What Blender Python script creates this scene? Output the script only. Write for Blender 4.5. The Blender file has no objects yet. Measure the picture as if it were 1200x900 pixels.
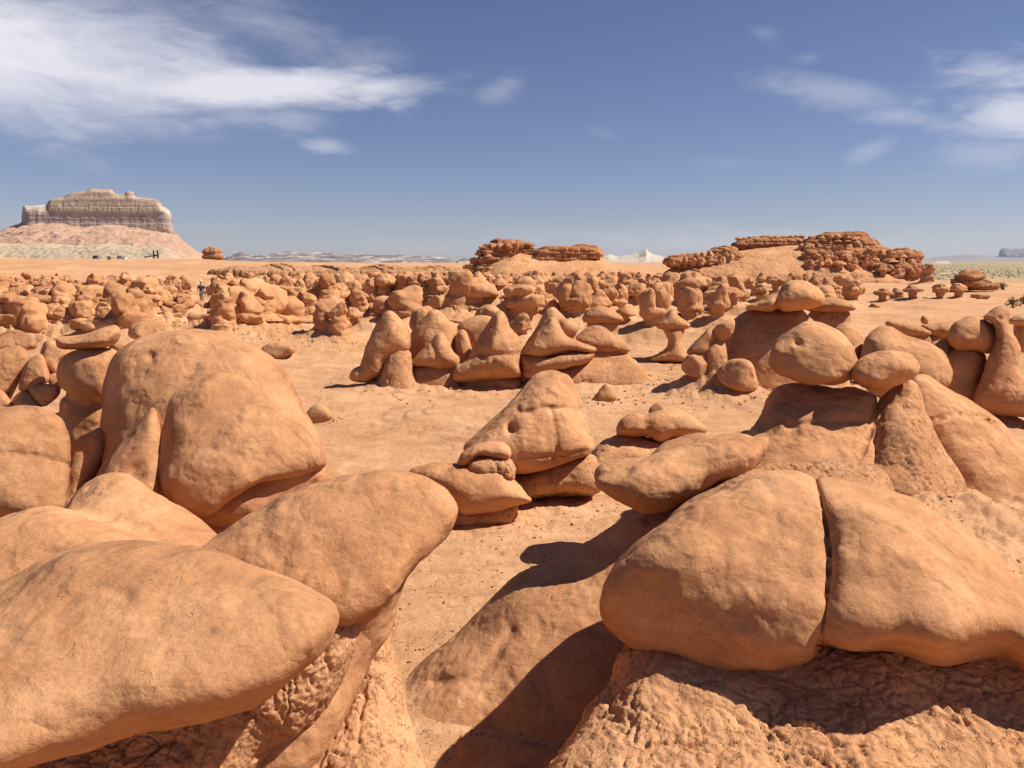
import bpy, math, random
import numpy as np
from mathutils import Vector

random.seed(7)
RNG = np.random.RandomState(11)
S = bpy.context.scene
C = S.collection

# ------------------------------------------------------------------ camera
CAM_H = 4.0
PITCH = math.radians(8.9)
FPX = 924.0                                   # focal length in photo pixels (1200 wide)
cam = bpy.data.cameras.new("camera"); camo = bpy.data.objects.new("camera", cam); C.objects.link(camo)
cam.sensor_width = 36.0; cam.lens = 36.0 * FPX / 1200.0
cam.clip_start = 0.05; cam.clip_end = 60000
camo.location = (0, 0, CAM_H); camo.rotation_euler = (math.pi / 2 - PITCH, 0, 0)
S.camera = camo

# ------------------------------------------------------------------ world, sun, exposure
SUN_EL, SUN_AZ = math.radians(50), math.radians(90)      # azimuth clockwise from +Y (view direction)
w = bpy.data.worlds.new("World"); S.world = w; w.use_nodes = True
nt = w.node_tree; nt.nodes.clear()
def N(nt, t, **kw):
    n = nt.nodes.new(t)
    for k, v in kw.items(): setattr(n, k, v)
    return n
def mth(nt, op, a, b=None, c=None, clamp=False):
    n = N(nt, 'ShaderNodeMath', operation=op, use_clamp=clamp)
    for i, v in enumerate((a, b, c)):
        if v is None: continue
        if isinstance(v, (int, float)): n.inputs[i].default_value = v
        else: nt.links.new(v, n.inputs[i])
    return n.outputs[0]
def build_world():
    L = nt.links.new
    out = N(nt, 'ShaderNodeOutputWorld'); bg = N(nt, 'ShaderNodeBackground')
    sky = N(nt, 'ShaderNodeTexSky', sky_type='NISHITA'); sky.sun_disc = False
    sky.sun_elevation = SUN_EL; sky.sun_rotation = SUN_AZ
    sky.altitude = 1500; sky.air_density = 1.0; sky.dust_density = 0.4; sky.ozone_density = 2.6
    tc = N(nt, 'ShaderNodeTexCoord'); sep = N(nt, 'ShaderNodeSeparateXYZ'); L(tc.outputs['Generated'], sep.inputs[0])
    X, Y, Z = sep.outputs
    az = mth(nt, 'ARCTAN2', X, Y)                       # radians right of the view direction
    el = mth(nt, 'ARCSINE', Z)
    # cloud texture: stretched noise on the (azimuth, elevation) directions
    cmb = N(nt, 'ShaderNodeCombineXYZ')
    L(mth(nt, 'MULTIPLY', az, 5.0), cmb.inputs[0]); L(mth(nt, 'MULTIPLY', el, 17.0), cmb.inputs[1])
    n1 = N(nt, 'ShaderNodeTexNoise'); n1.inputs['Scale'].default_value = 1.0; n1.inputs['Detail'].default_value = 8
    n1.inputs['Roughness'].default_value = 0.55; n1.inputs['Distortion'].default_value = 0.6
    L(cmb.outputs[0], n1.inputs['Vector'])
    cmb2 = N(nt, 'ShaderNodeCombineXYZ')
    L(mth(nt, 'MULTIPLY', mth(nt, 'ADD', az, mth(nt, 'MULTIPLY', el, 0.8)), 16.0), cmb2.inputs[0]); L(mth(nt, 'MULTIPLY', el, 46.0), cmb2.inputs[1])
    n2 = N(nt, 'ShaderNodeTexNoise'); n2.inputs['Scale'].default_value = 1.0; n2.inputs['Detail'].default_value = 7
    n2.inputs['Distortion'].default_value = 1.2; n2.inputs['Roughness'].default_value = 0.6
    L(cmb2.outputs[0], n2.inputs['Vector'])
    ns = mth(nt, 'ADD', mth(nt, 'MULTIPLY', n1.outputs[0], 1.25), mth(nt, 'MULTIPLY', n2.outputs[0], 0.55))
    ns = mth(nt, 'SUBTRACT', ns, 0.9)                    # about -0.5 .. 0.5
    def blob(px, py, rx, ry, tilt=0, gain=1.0, thr=0.5, amp=1.6):
        """soft cloud patch centred on the direction seen at photo pixel px,py"""
        a0 = math.atan((px - 600) / FPX); e0 = math.atan((450 - py) / FPX) - PITCH
        e0 *= 0.5 + 0.5 * math.cos(a0)
        da = mth(nt, 'SUBTRACT', az, a0); de = mth(nt, 'SUBTRACT', el, e0)
        ct, st = math.cos(math.radians(tilt)), math.sin(math.radians(tilt))
        u = mth(nt, 'DIVIDE', mth(nt, 'ADD', mth(nt, 'MULTIPLY', da, ct), mth(nt, 'MULTIPLY', de, st)), rx / FPX)
        v = mth(nt, 'DIVIDE', mth(nt, 'SUBTRACT', mth(nt, 'MULTIPLY', de, ct), mth(nt, 'MULTIPLY', da, st)), ry / FPX)
        r = mth(nt, 'SQRT', mth(nt, 'ADD', mth(nt, 'MULTIPLY', u, u), mth(nt, 'MULTIPLY', v, v)))
        m = mth(nt, 'ADD', mth(nt, 'SUBTRACT', 1.0, r), mth(nt, 'MULTIPLY', ns, amp))
        mr = N(nt, 'ShaderNodeMapRange', interpolation_type='SMOOTHSTEP')
        mr.inputs['From Min'].default_value = 0.0; mr.inputs['From Max'].default_value = thr * 2.2
        L(m, mr.inputs['Value'])
        return mth(nt, 'MULTIPLY', mr.outputs[0], gain)
    patches = [blob(-60, 66, 400, 100, -4, 1.0, .4, .7), blob(20, 5, 380, 70, -8, 0.72, .7, .9), blob(310, 108, 240, 30, 3, 0.92, .4, 1.1),
               blob(150, 100, 260, 55, 0, 0.9, .5, 1.1), blob(445, 104, 112, 20, 4, 0.8, .5, 1.0), blob(590, 104, 44, 20, 18, 0.33, .7),
               blob(386, 174, 38, 12, 0, 0.42), blob(225, 142, 55, 13, 0, .3), blob(350, 140, 60, 20, 0, .3), blob(330, 35, 210, 50, -20, 0.38, .7),
               blob(1140, 98, 125, 30, -10, 0.6), blob(1185, 148, 120, 34, -6, 0.7), blob(960, 112, 90, 22, -14, 0.28), blob(1060, 150, 80, 16, -8, 0.35),
               blob(1010, 178, 40, 14, 25, 0.2), blob(1150, 190, 80, 22, 0, 0.32), blob(880, 45, 26, 12, -20, 0.12), blob(930, 76, 22, 10, 0, 0.12),
               blob(705, 158, 30, 9, -10, .07), blob(840, 195, 60, 12, 0, .06), blob(800, 285, 420, 26, 0, .22)]
    tot = None
    for p_ in patches:
        tot = p_ if tot is None else mth(nt, 'MAXIMUM', tot, p_)
    # tint: the air here is a touch more violet than the model's cyan
    tint = N(nt, 'ShaderNodeMix', data_type='RGBA', blend_type='MULTIPLY'); tint.inputs[0].default_value = 1.0
    L(sky.outputs[0], tint.inputs[6]); tint.inputs[7].default_value = SKY_TINT
    mx = N(nt, 'ShaderNodeMix', data_type='RGBA'); L(tot, mx.inputs[0]); L(tint.outputs[2], mx.inputs[6]); mx.inputs[7].default_value = CLOUD_COL
    L(mx.outputs[2], bg.inputs[0]); bg.inputs[1].default_value = SKY_STR
    L(bg.outputs[0], out.inputs[0])
SKY_STR = 0.05
SKY_TINT = (1.03, 0.92, 1.07, 1)
CLOUD_COL = (11.6, 11.4, 12.4, 1)
build_world()
sun = bpy.data.lights.new("sun", 'SUN'); suno = bpy.data.objects.new("sun", sun); C.objects.link(suno)
sun.energy = 5.0; sun.angle = math.radians(0.53); sun.color = (1.0, 0.955, 0.88)
sd = Vector((math.sin(SUN_AZ) * math.cos(SUN_EL), math.cos(SUN_AZ) * math.cos(SUN_EL), math.sin(SUN_EL)))
suno.rotation_euler = sd.to_track_quat('Z', 'Y').to_euler()
suno.location = (40, -5, 60)
S.view_settings.view_transform = 'Standard'; S.view_settings.look = 'None'
S.view_settings.exposure = 0.55; S.view_settings.gamma = 1.0; S.view_settings.use_curve_mapping = False
S.cycles.max_bounces = 6; S.cycles.diffuse_bounces = 4; S.cycles.volume_bounces = 0

# ------------------------------------------------------------------ numpy noise
_perm = RNG.permutation(256).astype(np.int32); _perm = np.concatenate([_perm, _perm, _perm])
_g = RNG.normal(size=(256, 3)); _g = (_g / np.linalg.norm(_g, axis=1)[:, None]).astype(np.float32)
def perlin(P, sc=1.0, seed=0):
    if not isinstance(sc, (int, float)): sc = np.array(sc)
    Q = (np.asarray(P) * sc + seed * 17.31).astype(np.float32)
    I = np.floor(Q).astype(np.int32); Fq = Q - I; I &= 255
    U = Fq * Fq * Fq * (Fq * (Fq * 6 - 15) + 10)
    r = 0
    for dx in (0, 1):
        px = _perm[I[:, 0] + dx]; wx = U[:, 0] if dx else 1 - U[:, 0]
        for dy in (0, 1):
            py = _perm[px + I[:, 1] + dy]; wy = wx * (U[:, 1] if dy else 1 - U[:, 1])
            for dz in (0, 1):
                gi = _g[_perm[py + I[:, 2] + dz]]
                dt = gi[:, 0] * (Fq[:, 0] - dx) + gi[:, 1] * (Fq[:, 1] - dy) + gi[:, 2] * (Fq[:, 2] - dz)
                r = r + dt * wy * (U[:, 2] if dz else 1 - U[:, 2])
    return r * 1.5
def fbm(P, sc, octv=4, seed=0, rough=0.5):
    r = 0; a = 1.0; s = sc if isinstance(sc, (int, float)) else np.array(sc, dtype=float)
    for i in range(octv):
        r = r + a * perlin(P, s, seed + i); a *= rough; s = s * 2.03
    return r
def ridged(P, sc, octv=3, seed=0):
    r = 0; a = 1.0; s = sc if isinstance(sc, (int, float)) else np.array(sc, dtype=float)
    for i in range(octv):
        r = r + a * (1 - 2 * np.abs(perlin(P, s, seed + i))); a *= 0.5; s = s * 2.1
    return r
def sstep(a, b, x):
    t = np.clip((x - a) / (b - a), 0, 1); return t * t * (3 - 2 * t)
def P2(x, y): return np.stack([x, y, np.zeros_like(x)], -1)

# ------------------------------------------------------------------ camera frame helpers (used to lay things out at their real depth)
R_ = np.array([1.0, 0, 0]); F_ = np.array([0, math.cos(PITCH), -math.sin(PITCH)]); U_ = np.array([0, math.sin(PITCH), math.cos(PITCH)])
CAMP = np.array([0, 0, CAM_H])
def at(u, v, D):
    return CAMP + D * F_ + (u - 600) / FPX * D * R_ + (450 - v) / FPX * D * U_
def to_cam(P):
    Q = P - CAMP; zc = np.maximum(Q @ F_, 0.05)
    return 600 + FPX * (Q @ R_) / zc, 450 - FPX * (Q @ U_) / zc, zc
def floor_depth(v, z=0.0):
    return (CAM_H - z) / (math.sin(PITCH) - (450 - v) / FPX * math.cos(PITCH))

# ------------------------------------------------------------------ terrain
APRONS = []                                  # x, y, radius, height of the talus round each rock
def terrain(x, y, fine=True):
    P = P2(x, y)
    ay = np.maximum(y, 1.0); a = x / ay; r = np.hypot(x, y)
    z = 0.10 * perlin(P, 0.16, 3) * sstep(3, 12, r) + 0.30 * perlin(P, 0.04, 5) * sstep(15, 60, r)
    far = 1 - sstep(250, 500, r)
    z = z * far
    pxa = a * FPX + 600
    top = np.interp(pxa, [0, 250, 330, 420, 540, 600, 680], [4.25, 3.75, 3.2, 2.7, 2.2, .9, 0])
    hl = sstep(68, 165, y + 10 * perlin(P, 0.02, 9)) * top + sstep(165, 420, y) * 0.35 * (pxa < 260)
    env = 1.0 - sstep(-0.05, 0.06, a)
    back = 1 - sstep(500, 900, y)
    z = z * (1 - 0.7 * env * sstep(60, 90, y)) + hl * env * back
    z = z + env * back * sstep(80, 130, y) * (1 - sstep(170, 240, y)) * 0.35 * (ridged(P, (0.05, 0.012, 1), 3, 21))
    z = z + sstep(400, 1500, r) * 0.0
    m = sstep(3, 20, r) * (1 - sstep(60, 110, r))
    hum = sstep(34, 48, y) * (1 - sstep(95, 125, y)) * (1 - sstep(.34, .46, a))
    z = z + hum * 0.8 * (ridged(P, 0.11, 3, 61) - .5)
    q = fbm(P, (0.11, 0.22, 1), 3, 31) * 5.0
    t = np.floor(q) + sstep(0.72, 1.0, q - np.floor(q))
    z = z + m * 0.05 * t + m * 0.05 * fbm(P, 0.45, 3, 37)
    x0, x1, y0, y1 = x.min(), x.max(), y.min(), y.max()
    near = [q_ for q_ in APRONS if x0 - 2.6 * q_[2] < q_[0] < x1 + 2.6 * q_[2] and y0 - 2.6 * q_[2] < q_[1] < y1 + 2.6 * q_[2]]
    for (ax, ay_, R, h) in near:
        d = np.hypot(x - ax, y - ay_); k = d < R * 2.6
        if np.any(k):
            dk = d[k] / R
            z[k] += h * np.exp(-dk ** 1.6 * 1.6)
    if fine:
        nr = 1 - sstep(40, 120, r)
        z = z + nr * (0.018 * fbm(P, 1.3, 4, 41) + 0.010 * fbm(P, 6.0, 3, 47))
        for (ax, ay_, R, h) in near:
            if R > 0.4:
                d = np.hypot(x - ax, y - ay_); k = d < R * 2.2
                if np.any(k):
                    wgt = np.exp(-(d[k] / R) ** 2)
                    z[k] += wgt * 0.045 * min(R, 1.5) * fbm(P[k], 2.6, 5, 52)
    return z
def T1(x, y): return float(terrain(np.array([float(x)]), np.array([float(y)]), False)[0])
def ground_hit(u, v):
    """where the ray through photo pixel u,v meets the ground"""
    d = F_ + (u - 600) / FPX * R_ + (450 - v) / FPX * U_
    t = np.concatenate([np.arange(4, 60, 0.25), np.geomspace(60, 900, 500)])
    pts = CAMP + t[:, None] * d
    g = terrain(pts[:, 0].copy(), pts[:, 1].copy(), False)
    b = np.nonzero(pts[:, 2] <= g)[0]
    i = b[0] if len(b) else len(t) - 1
    return np.array([pts[i, 0], pts[i, 1], g[i]]), t[i]

# ------------------------------------------------------------------ implicit shapes
def catmull(pts, n=6):
    p = np.array(pts, float); out = []
    L = len(p)
    for i in range(L):
        p0, p1, p2, p3 = p[i - 1], p[i], p[(i + 1) % L], p[(i + 2) % L]
        for k in range(n):
            t = k / n
            out.append(0.5 * ((2 * p1) + (-p0 + p2) * t + (2 * p0 - 5 * p1 + 4 * p2 - p3) * t * t + (-p0 + 3 * p1 - 3 * p2 + p3) * t ** 3))
    return np.array(out)
def poly_sd(px, py, V):
    n = len(V); d = np.full(px.shape, 1e18); s = np.ones(px.shape)
    for i in range(n):
        a = V[i]; b = V[i - 1]; e = b - a
        wx = px - a[0]; wy = py - a[1]
        t = np.clip((wx * e[0] + wy * e[1]) / max(e[0] ** 2 + e[1] ** 2, 1e-12), 0, 1)
        d = np.minimum(d, (wx - e[0] * t) ** 2 + (wy - e[1] * t) ** 2)
        c1 = py >= a[1]; c2 = py < b[1]; c3 = e[0] * wy > e[1] * wx
        f = (c1 & c2 & c3) | (~c1 & ~c2 & ~c3)
        s = np.where(f, -s, s)
    return s * np.sqrt(d)
class Infl:
    """a rounded body whose outline, seen from the camera, is the polygon; D depth, H half thickness, gv/gu lean"""
    def __init__(s, pts, D, H, gv=0.3, gu=0.0, rf=.85, pw=2.3, Hb=None, sm=5):
        V = catmull(pts, sm); s.D, s.gv, s.gu = D, gv, gu; s.H = H; s.Hb = Hb or H; s.pw = pw
        lo = V.min(0); hi = V.max(0); s.c = (lo + hi) / 2; ext = hi - lo
        mg = 0.25 * ext.max() + 4; s.lo = lo - mg; s.hi = hi + mg
        s.cell = (s.hi - s.lo).max() / 150.0
        nx, ny = ((s.hi - s.lo) / s.cell).astype(int) + 2
        gx = s.lo[0] + np.arange(nx) * s.cell; gy = s.lo[1] + np.arange(ny) * s.cell
        GX, GY = np.meshgrid(gx, gy, indexing='ij')
        h = -poly_sd(GX, GY, V)
        inr = h.max(); s.Rpx = inr * rf; q = h / s.Rpx
        phi = np.where(q > 0, 1 - (1 - np.minimum(q, 1)) ** 2, 2 * q)
        b = phi.copy()
        nb = max(6, int((inr / s.cell) ** 2 * 0.10))
        for _ in range(min(nb, 220)):
            bp = np.pad(b, 1, mode='edge')
            b = (bp[:-2, 1:-1] + bp[2:, 1:-1] + bp[1:-1, :-2] + bp[1:-1, 2:] + 2 * b) / 6
        wgt = sstep(0.0, 0.45 * inr, h)
        phi = phi * (1 - wgt) + b * wgt
        mxv = phi.max(); phi = np.where(phi > 0, phi / mxv, phi)
        s.phi = phi.astype(np.float32); s.nx, s.ny = nx, ny
        s.spx = D / FPX; s.Rm = s.Rpx * s.spx
        vv = V
        pts3 = []
        for (u, v) in V[::2]:
            Dc = s.depth(u, v)
            for dd in (-s.H, s.Hb): pts3.append(at(u, v, max(Dc + dd, 0.3)))
        pts3 = np.array(pts3); s.bb = (pts3.min(0) - 0.05, pts3.max(0) + 0.05)
    def depth(s, u, v):
        return s.D + s.gv * (s.c[1] - v) * s.spx + s.gu * (u - s.c[0]) * s.spx
    def __call__(s, P):
        u, v, zc = to_cam(P)
        fx = (u - s.lo[0]) / s.cell; fy = (v - s.lo[1]) / s.cell
        cx = np.clip(fx, 0, s.nx - 1.001); cy = np.clip(fy, 0, s.ny - 1.001)
        ex = (np.abs(fx - cx) + np.abs(fy - cy)) * s.cell
        ix = cx.astype(int); iy = cy.astype(int); ax = cx - ix; ay = cy - iy
        ph = s.phi
        val = (ph[ix, iy] * (1 - ax) + ph[ix + 1, iy] * ax) * (1 - ay) + (ph[ix, iy + 1] * (1 - ax) + ph[ix + 1, iy + 1] * ax) * ay
        val = val - 2 * ex / s.Rpx
        wd = zc - s.depth(u, v)
        b = np.abs(wd) / np.where(wd < 0, s.H, s.Hb)
        a2 = np.maximum(1 - val, 0)
        if s.pw == 2.0: r = np.sqrt(a2 + b * b)
        else: r = (a2 ** (s.pw / 2) + b ** s.pw) ** (1 / s.pw)
        return (r - 1) * min(s.Rm, s.H, s.Hb) * 1.0
class Ell:
    def __init__(s, c, r, rz=0, ry=0, e=2.0):
        s.e = e; s.c = np.array(c, float); s.r = np.array(r, float)
        cz, sz = math.cos(rz), math.sin(rz); cy, sy = math.cos(ry), math.sin(ry)
        s.M = np.array([[cz, -sz, 0], [sz, cz, 0], [0, 0, 1]]) @ np.array([[cy, 0, sy], [0, 1, 0], [-sy, 0, cy]])
        e = np.full(3, s.r.max() * 1.1); s.bb = (s.c - e, s.c + e)
    def __call__(s, P):
        q = (P - s.c) @ s.M
        if s.e != 2.0: return ((np.abs(q / s.r) ** s.e).sum(1) ** (1 / s.e) - 1) * s.r.min()
        k0 = np.linalg.norm(q / s.r, axis=1); k1 = np.linalg.norm(q / (s.r ** 2), axis=1)
        return k0 * (k0 - 1) / np.maximum(k1, 1e-6)
class Stem:
    """revolved column; profile = [(z, radius), ...]"""
    def __init__(s, x, y, prof, ex=1.0):
        s.x, s.y, s.ex = x, y, ex; s.z = np.array([p[0] for p in prof]); s.r = np.array([p[1] for p in prof])
        m = s.r.max() * 1.1; s.bb = (np.array([x - m, y - m, s.z[0] - .05]), np.array([x + m, y + m, s.z[-1] + .05]))
    def __call__(s, P):
        d = np.hypot((P[:, 0] - s.x) / s.ex, P[:, 1] - s.y) - np.interp(P[:, 2], s.z, s.r)
        zc = (s.z[0] + s.z[-1]) / 2; dz = np.abs(P[:, 2] - zc) - (s.z[-1] - s.z[0]) / 2
        return np.maximum(d * 0.85, dz)
def smin(a, b, k):
    if k <= 0: return np.minimum(a, b)
    h = np.clip(0.5 + 0.5 * (b - a) / k, 0, 1)
    return b * (1 - h) + a * h - k * h * (1 - h)
class Cut:
    def __init__(s, f, planes, k=.04): s.f, s.pl, s.k, s.bb = f, planes, k, f.bb
    def __call__(s, P):
        d = s.f(P)
        for n, o in s.pl: d = -smin(-d, -(P @ np.array(n) - o), s.k)
        return d
class Uni:
    def __init__(s, prims, k=0.1, grooves=(), pits=(), lump=0.0, lsc=1.0, seed=0, facets=0, fk=.12, fr=(.60, .84)):
        s.p = prims; s.k = k; s.gr = grooves; s.pits = pits; s.lump, s.lsc, s.seed = lump, lsc, seed
        s.bb = (np.min([p.bb[0] for p in prims], 0), np.max([p.bb[1] for p in prims], 0))
        r = np.random.RandomState(seed + 5); c = (s.bb[0] + s.bb[1]) / 2; h = (s.bb[1] - s.bb[0]) / 2; s.pl = []
        for i in range(facets):
            n = np.array([r.uniform(-.9, .9), -1.0, r.uniform(-.35, 1.3)]); n /= np.linalg.norm(n)
            s.pl.append((n, c @ n + r.uniform(*fr) * math.sqrt(((n * h) ** 2).sum())))
        s.fk = fk * 2 * h.min()
    def __call__(s, P):
        f = s.p[0](P)
        for q in s.p[1:]:
            k = s.k
            f = smin(f, q(P), k)
        for n, o in s.pl: f = -smin(-f, o - P @ n, s.fk)
        if s.lump:
            f = f - s.lump * (perlin(P, s.lsc, s.seed) + 0.5 * perlin(P, s.lsc * 2.1, s.seed + 1))
        if len(s.gr) or len(s.pits):
            u, v, zc = to_cam(P)
            for pts, wpx, dep in s.gr:
                p = catmull_open(pts); d = np.full(u.shape, 1e9)
                for i in range(len(p) - 1):
                    a, b = p[i], p[i + 1]; e = b - a
                    t = np.clip(((u - a[0]) * e[0] + (v - a[1]) * e[1]) / max(e @ e, 1e-9), 0, 1)
                    d = np.minimum(d, np.hypot(u - a[0] - e[0] * t, v - a[1] - e[1] * t))
                f = f + dep * np.exp(-(d / wpx) ** 2)
            for (pu, pv, rp, dep) in s.pits:
                f = f + dep * np.exp(-(((u - pu) ** 2 + (v - pv) ** 2) / rp ** 2))
        return f
def catmull_open(pts, n=4):
    p = [np.array(q, float) for q in pts]; p = [2 * p[0] - p[1]] + p + [2 * p[-1] - p[-2]]; out = []
    for i in range(1, len(p) - 2):
        for k in range(n):
            t = k / n; p0, p1, p2, p3 = p[i - 1:i + 3]
            out.append(0.5 * ((2 * p1) + (-p0 + p2) * t + (2 * p0 - 5 * p1 + 4 * p2 - p3) * t * t + (-p0 + 3 * p1 - 3 * p2 + p3) * t ** 3))
    out.append(p[-2]); return np.array(out)

def surface_net(f, lo, hi, cell):
    lo = np.array(lo) - 1.5 * cell; hi = np.array(hi) + 1.5 * cell
    n = np.ceil((hi - lo) / cell).astype(int) + 1
    ax = [lo[i] + np.arange(n[i]) * cell for i in range(3)]
    G = np.stack(np.meshgrid(*ax, indexing='ij'), -1).reshape(-1, 3)
    val = np.empty(len(G), np.float32)
    for i in range(0, len(G), 400000): val[i:i + 400000] = f(G[i:i + 400000])
    val = val.reshape(n)
    val[0] = val[-1] = np.maximum(1e-3, val[0].max()); val[:, 0] = np.maximum(val[:, 0], 1e-3); val[:, -1] = np.maximum(val[:, -1], 1e-3)
    val[:, :, 0] = np.maximum(val[:, :, 0], 1e-3); val[:, :, -1] = np.maximum(val[:, :, -1], 1e-3)
    neg = val < 0
    c = [(i, j, k) for i in (0, 1) for j in (0, 1) for k in (0, 1)]
    m = np.array(n) - 1
    def sub(A, o): return A[o[0]:o[0] + m[0], o[1]:o[1] + m[1], o[2]:o[2] + m[2]]
    cnt = sum(sub(neg, o).astype(np.int8) for o in c)
    act = (cnt > 0) & (cnt < 8)
    idx = np.full(m, -1, int); ii = np.argwhere(act); idx[act] = np.arange(len(ii))
    acc = np.zeros((len(ii), 3)); k = np.zeros(len(ii))
    for a in range(8):
        for b in range(a + 1, 8):
            oa, ob = c[a], c[b]
            if sum(abs(oa[t] - ob[t]) for t in range(3)) != 1: continue
            va = sub(val, oa)[act]; vb = sub(val, ob)[act]
            cr = (va < 0) != (vb < 0); t = np.where(cr, va / np.where(cr, va - vb, 1), 0)
            p = np.array(oa) + t[:, None] * (np.array(ob) - np.array(oa))
            acc += np.where(cr[:, None], p, 0); k += cr
    V = lo + (ii + acc / np.maximum(k, 1)[:, None]) * cell
    Q = []
    for d in range(3):
        e1, e2 = (d + 1) % 3, (d + 2) % 3
        s0 = [slice(None)] * 3; s1 = [slice(None)] * 3; s0[d] = slice(0, -1); s1[d] = slice(1, None)
        A = neg[tuple(s0)]; B = neg[tuple(s1)]
        for flip, M in ((False, A & ~B), (True, ~A & B)):
            q = np.argwhere(M); q = q[(q[:, e1] > 0) & (q[:, e2] > 0) & (q[:, e1] < n[e1] - 1) & (q[:, e2] < n[e2] - 1)]
            if not len(q): continue
            def g(a, b):
                r = q.copy(); r[:, e1] -= a; r[:, e2] -= b; return idx[r[:, 0], r[:, 1], r[:, 2]]
            quad = np.stack([g(1, 1), g(0, 1), g(0, 0), g(1, 0)], 1)
            if flip: quad = quad[:, ::-1]
            Q.append(quad)
    Q = np.concatenate(Q); Q = Q[(Q >= 0).all(1)]
    return V, Q
def subdivide(V, Q):
    E = np.concatenate([Q[:, [0, 1]], Q[:, [1, 2]], Q[:, [2, 3]], Q[:, [3, 0]]]); E.sort(1)
    key = E[:, 0].astype(np.int64) * (len(V) + 1) + E[:, 1]
    uq, first, inv = np.unique(key, return_index=True, return_inverse=True)
    em = (V[E[first, 0]] + V[E[first, 1]]) / 2; nv = len(V); ne = len(em); nq = len(Q)
    fm = V[Q].mean(1); e = inv.reshape(4, nq) + nv; fc = nv + ne + np.arange(nq)
    out = np.concatenate([np.stack([Q[:, 0], e[0], fc, e[3]], 1), np.stack([Q[:, 1], e[1], fc, e[0]], 1),
                          np.stack([Q[:, 2], e[2], fc, e[1]], 1), np.stack([Q[:, 3], e[3], fc, e[2]], 1)])
    return np.concatenate([V, em, fm]), out
_TET = np.array([[1, -1, -1], [-1, -1, 1], [-1, 1, -1], [1, 1, 1]], float)
def project(f, V, eps, it=2, lim=1.0):
    for _ in range(it):
        fs = [f(V + eps * t) for t in _TET]
        g = sum(fs[i][:, None] * _TET[i] for i in range(4)) / (4 * eps)
        v = sum(fs) / 4
        g2 = np.maximum((g * g).sum(1), 0.04)
        st = -(v / g2)[:, None] * g
        l = np.linalg.norm(st, axis=1); st *= np.minimum(1, lim / np.maximum(l, 1e-9))[:, None]
        V = V + st
    n = g / np.maximum(np.linalg.norm(g, axis=1), 1e-9)[:, None]
    return V, n
def to_mesh(name, V, Q, mats, smooth=True):
    me = bpy.data.meshes.new(name)
    V = np.ascontiguousarray(V, np.float32); Q = np.ascontiguousarray(Q, np.int32); k = Q.shape[1]
    me.vertices.add(len(V)); me.vertices.foreach_set("co", V.ravel())
    me.loops.add(len(Q) * k); me.loops.foreach_set("vertex_index", Q.ravel())
    me.polygons.add(len(Q)); me.polygons.foreach_set("loop_start", np.arange(0, len(Q) * k, k, dtype=np.int32))
    me.polygons.foreach_set("use_smooth", np.full(len(Q), smooth))
    for m in (mats if isinstance(mats, (list, tuple)) else [mats]): me.materials.append(m)
    me.update(calc_edges=True); me.validate()
    return me
# surface characters: displacement along the normal, metres
def d_cap(P, n, s, a=1.0):
    return a * s * (0.026 * fbm(P, 1.4 / s, 3, 61) + 0.020 * (np.abs(perlin(P, 2.3 / s, 63)) - .3) + 0.007 * fbm(P, 6.0 / s, 4, 65) + 0.008 * perlin(P, (.5 / s, .5 / s, 5 / s), 67))
def d_rough(P, n, s, a=1.0):
    """crumbling mudstone: fissures running mostly downhill, flaky plates, crumbs; patches stay smooth"""
    w_ = P + 0.07 * s * np.stack([perlin(P, 3 / s, 71), perlin(P, 3 / s, 72), perlin(P, 3 / s, 73)], -1) + 0.02 * s * np.stack([perlin(P, 11 / s, 74), perlin(P, 11 / s, 75), perlin(P, 11 / s, 76)], -1)
    m = sstep(-.35, .35, perlin(P, 1.3 / s, 70)); m = .35 + .65 * m
    v = 0.045 * fbm(w_, 1.5 / s, 3, 77)
    k1 = 1 - 2.2 * np.abs(perlin(w_ * np.array([1, 1, .35]), 3.6 / s, 78)); k2 = 1 - 2.2 * np.abs(perlin(w_ * np.array([1, 1, .6]), 9.0 / s, 79))
    v = v - m * (0.030 * sstep(.78, 1.0, k1) + 0.018 * sstep(.66, 1.0, k2))
    q = (fbm(w_, 5.0 / s, 3, 80) + .25 * P[:, 2] * 5 / s) * 3.0; fl = np.floor(q); v = v + m * 0.020 * (fl + sstep(.55, 1, q - fl) - q)
    v = v + m * (0.012 * fbm(w_, 16 / s, 4, 82, .65) - .014 * np.maximum(0, perlin(w_, 8 / s, 86)))
    return a * s * v
def cells(x, w_, seed):
    i = np.floor(x / w_); f = x / w_ - i
    h = np.sin(i * 127.1 + seed * 31.7) * 43758.5453; h = h - np.floor(h)
    return i, f, h
def d_block(P, n, s, a=1.0, bw=1.0, bh=0.6, lay=1.4):
    """stacked rounded blocks between bedding planes and joints, uneven in size"""
    wz = 0.6 * bh * perlin(P, 0.10 / bw, 91) + .15 * bh * perlin(P, .6 / bw, 90)
    z = P[:, 2] + wz; iz, fz, hz = cells(z, bh, 3)
    hb = np.sin(iz * 57.3 + 1.3) * 9871.3; hb = hb - np.floor(hb)
    sx = P[:, 0] + 0.55 * P[:, 1] + hb * bw * 7 + 0.9 * bw * perlin(P, 0.3 / bw, 93)
    wid = bw * (0.55 + 1.5 * hb); isx = np.floor(sx / wid); fx = sx / wid - isx
    rnd = np.sin(isx * 12.9898 + iz * 78.233) * 43758.5453; rnd = rnd - np.floor(rnd)
    prof = (1 - np.abs(2 * fz - 1) ** 4) * (1 - np.abs(2 * fx - 1) ** 8)
    return a * (0.5 * bh * prof * (0.1 + 1.2 * rnd) + bh * lay * (hb - 0.5) + 0.16 * bh * fbm(P, 0.9 / bh, 4, 95) + .3 * bh * perlin(P, .2 / bh, 94)) * s
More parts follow.
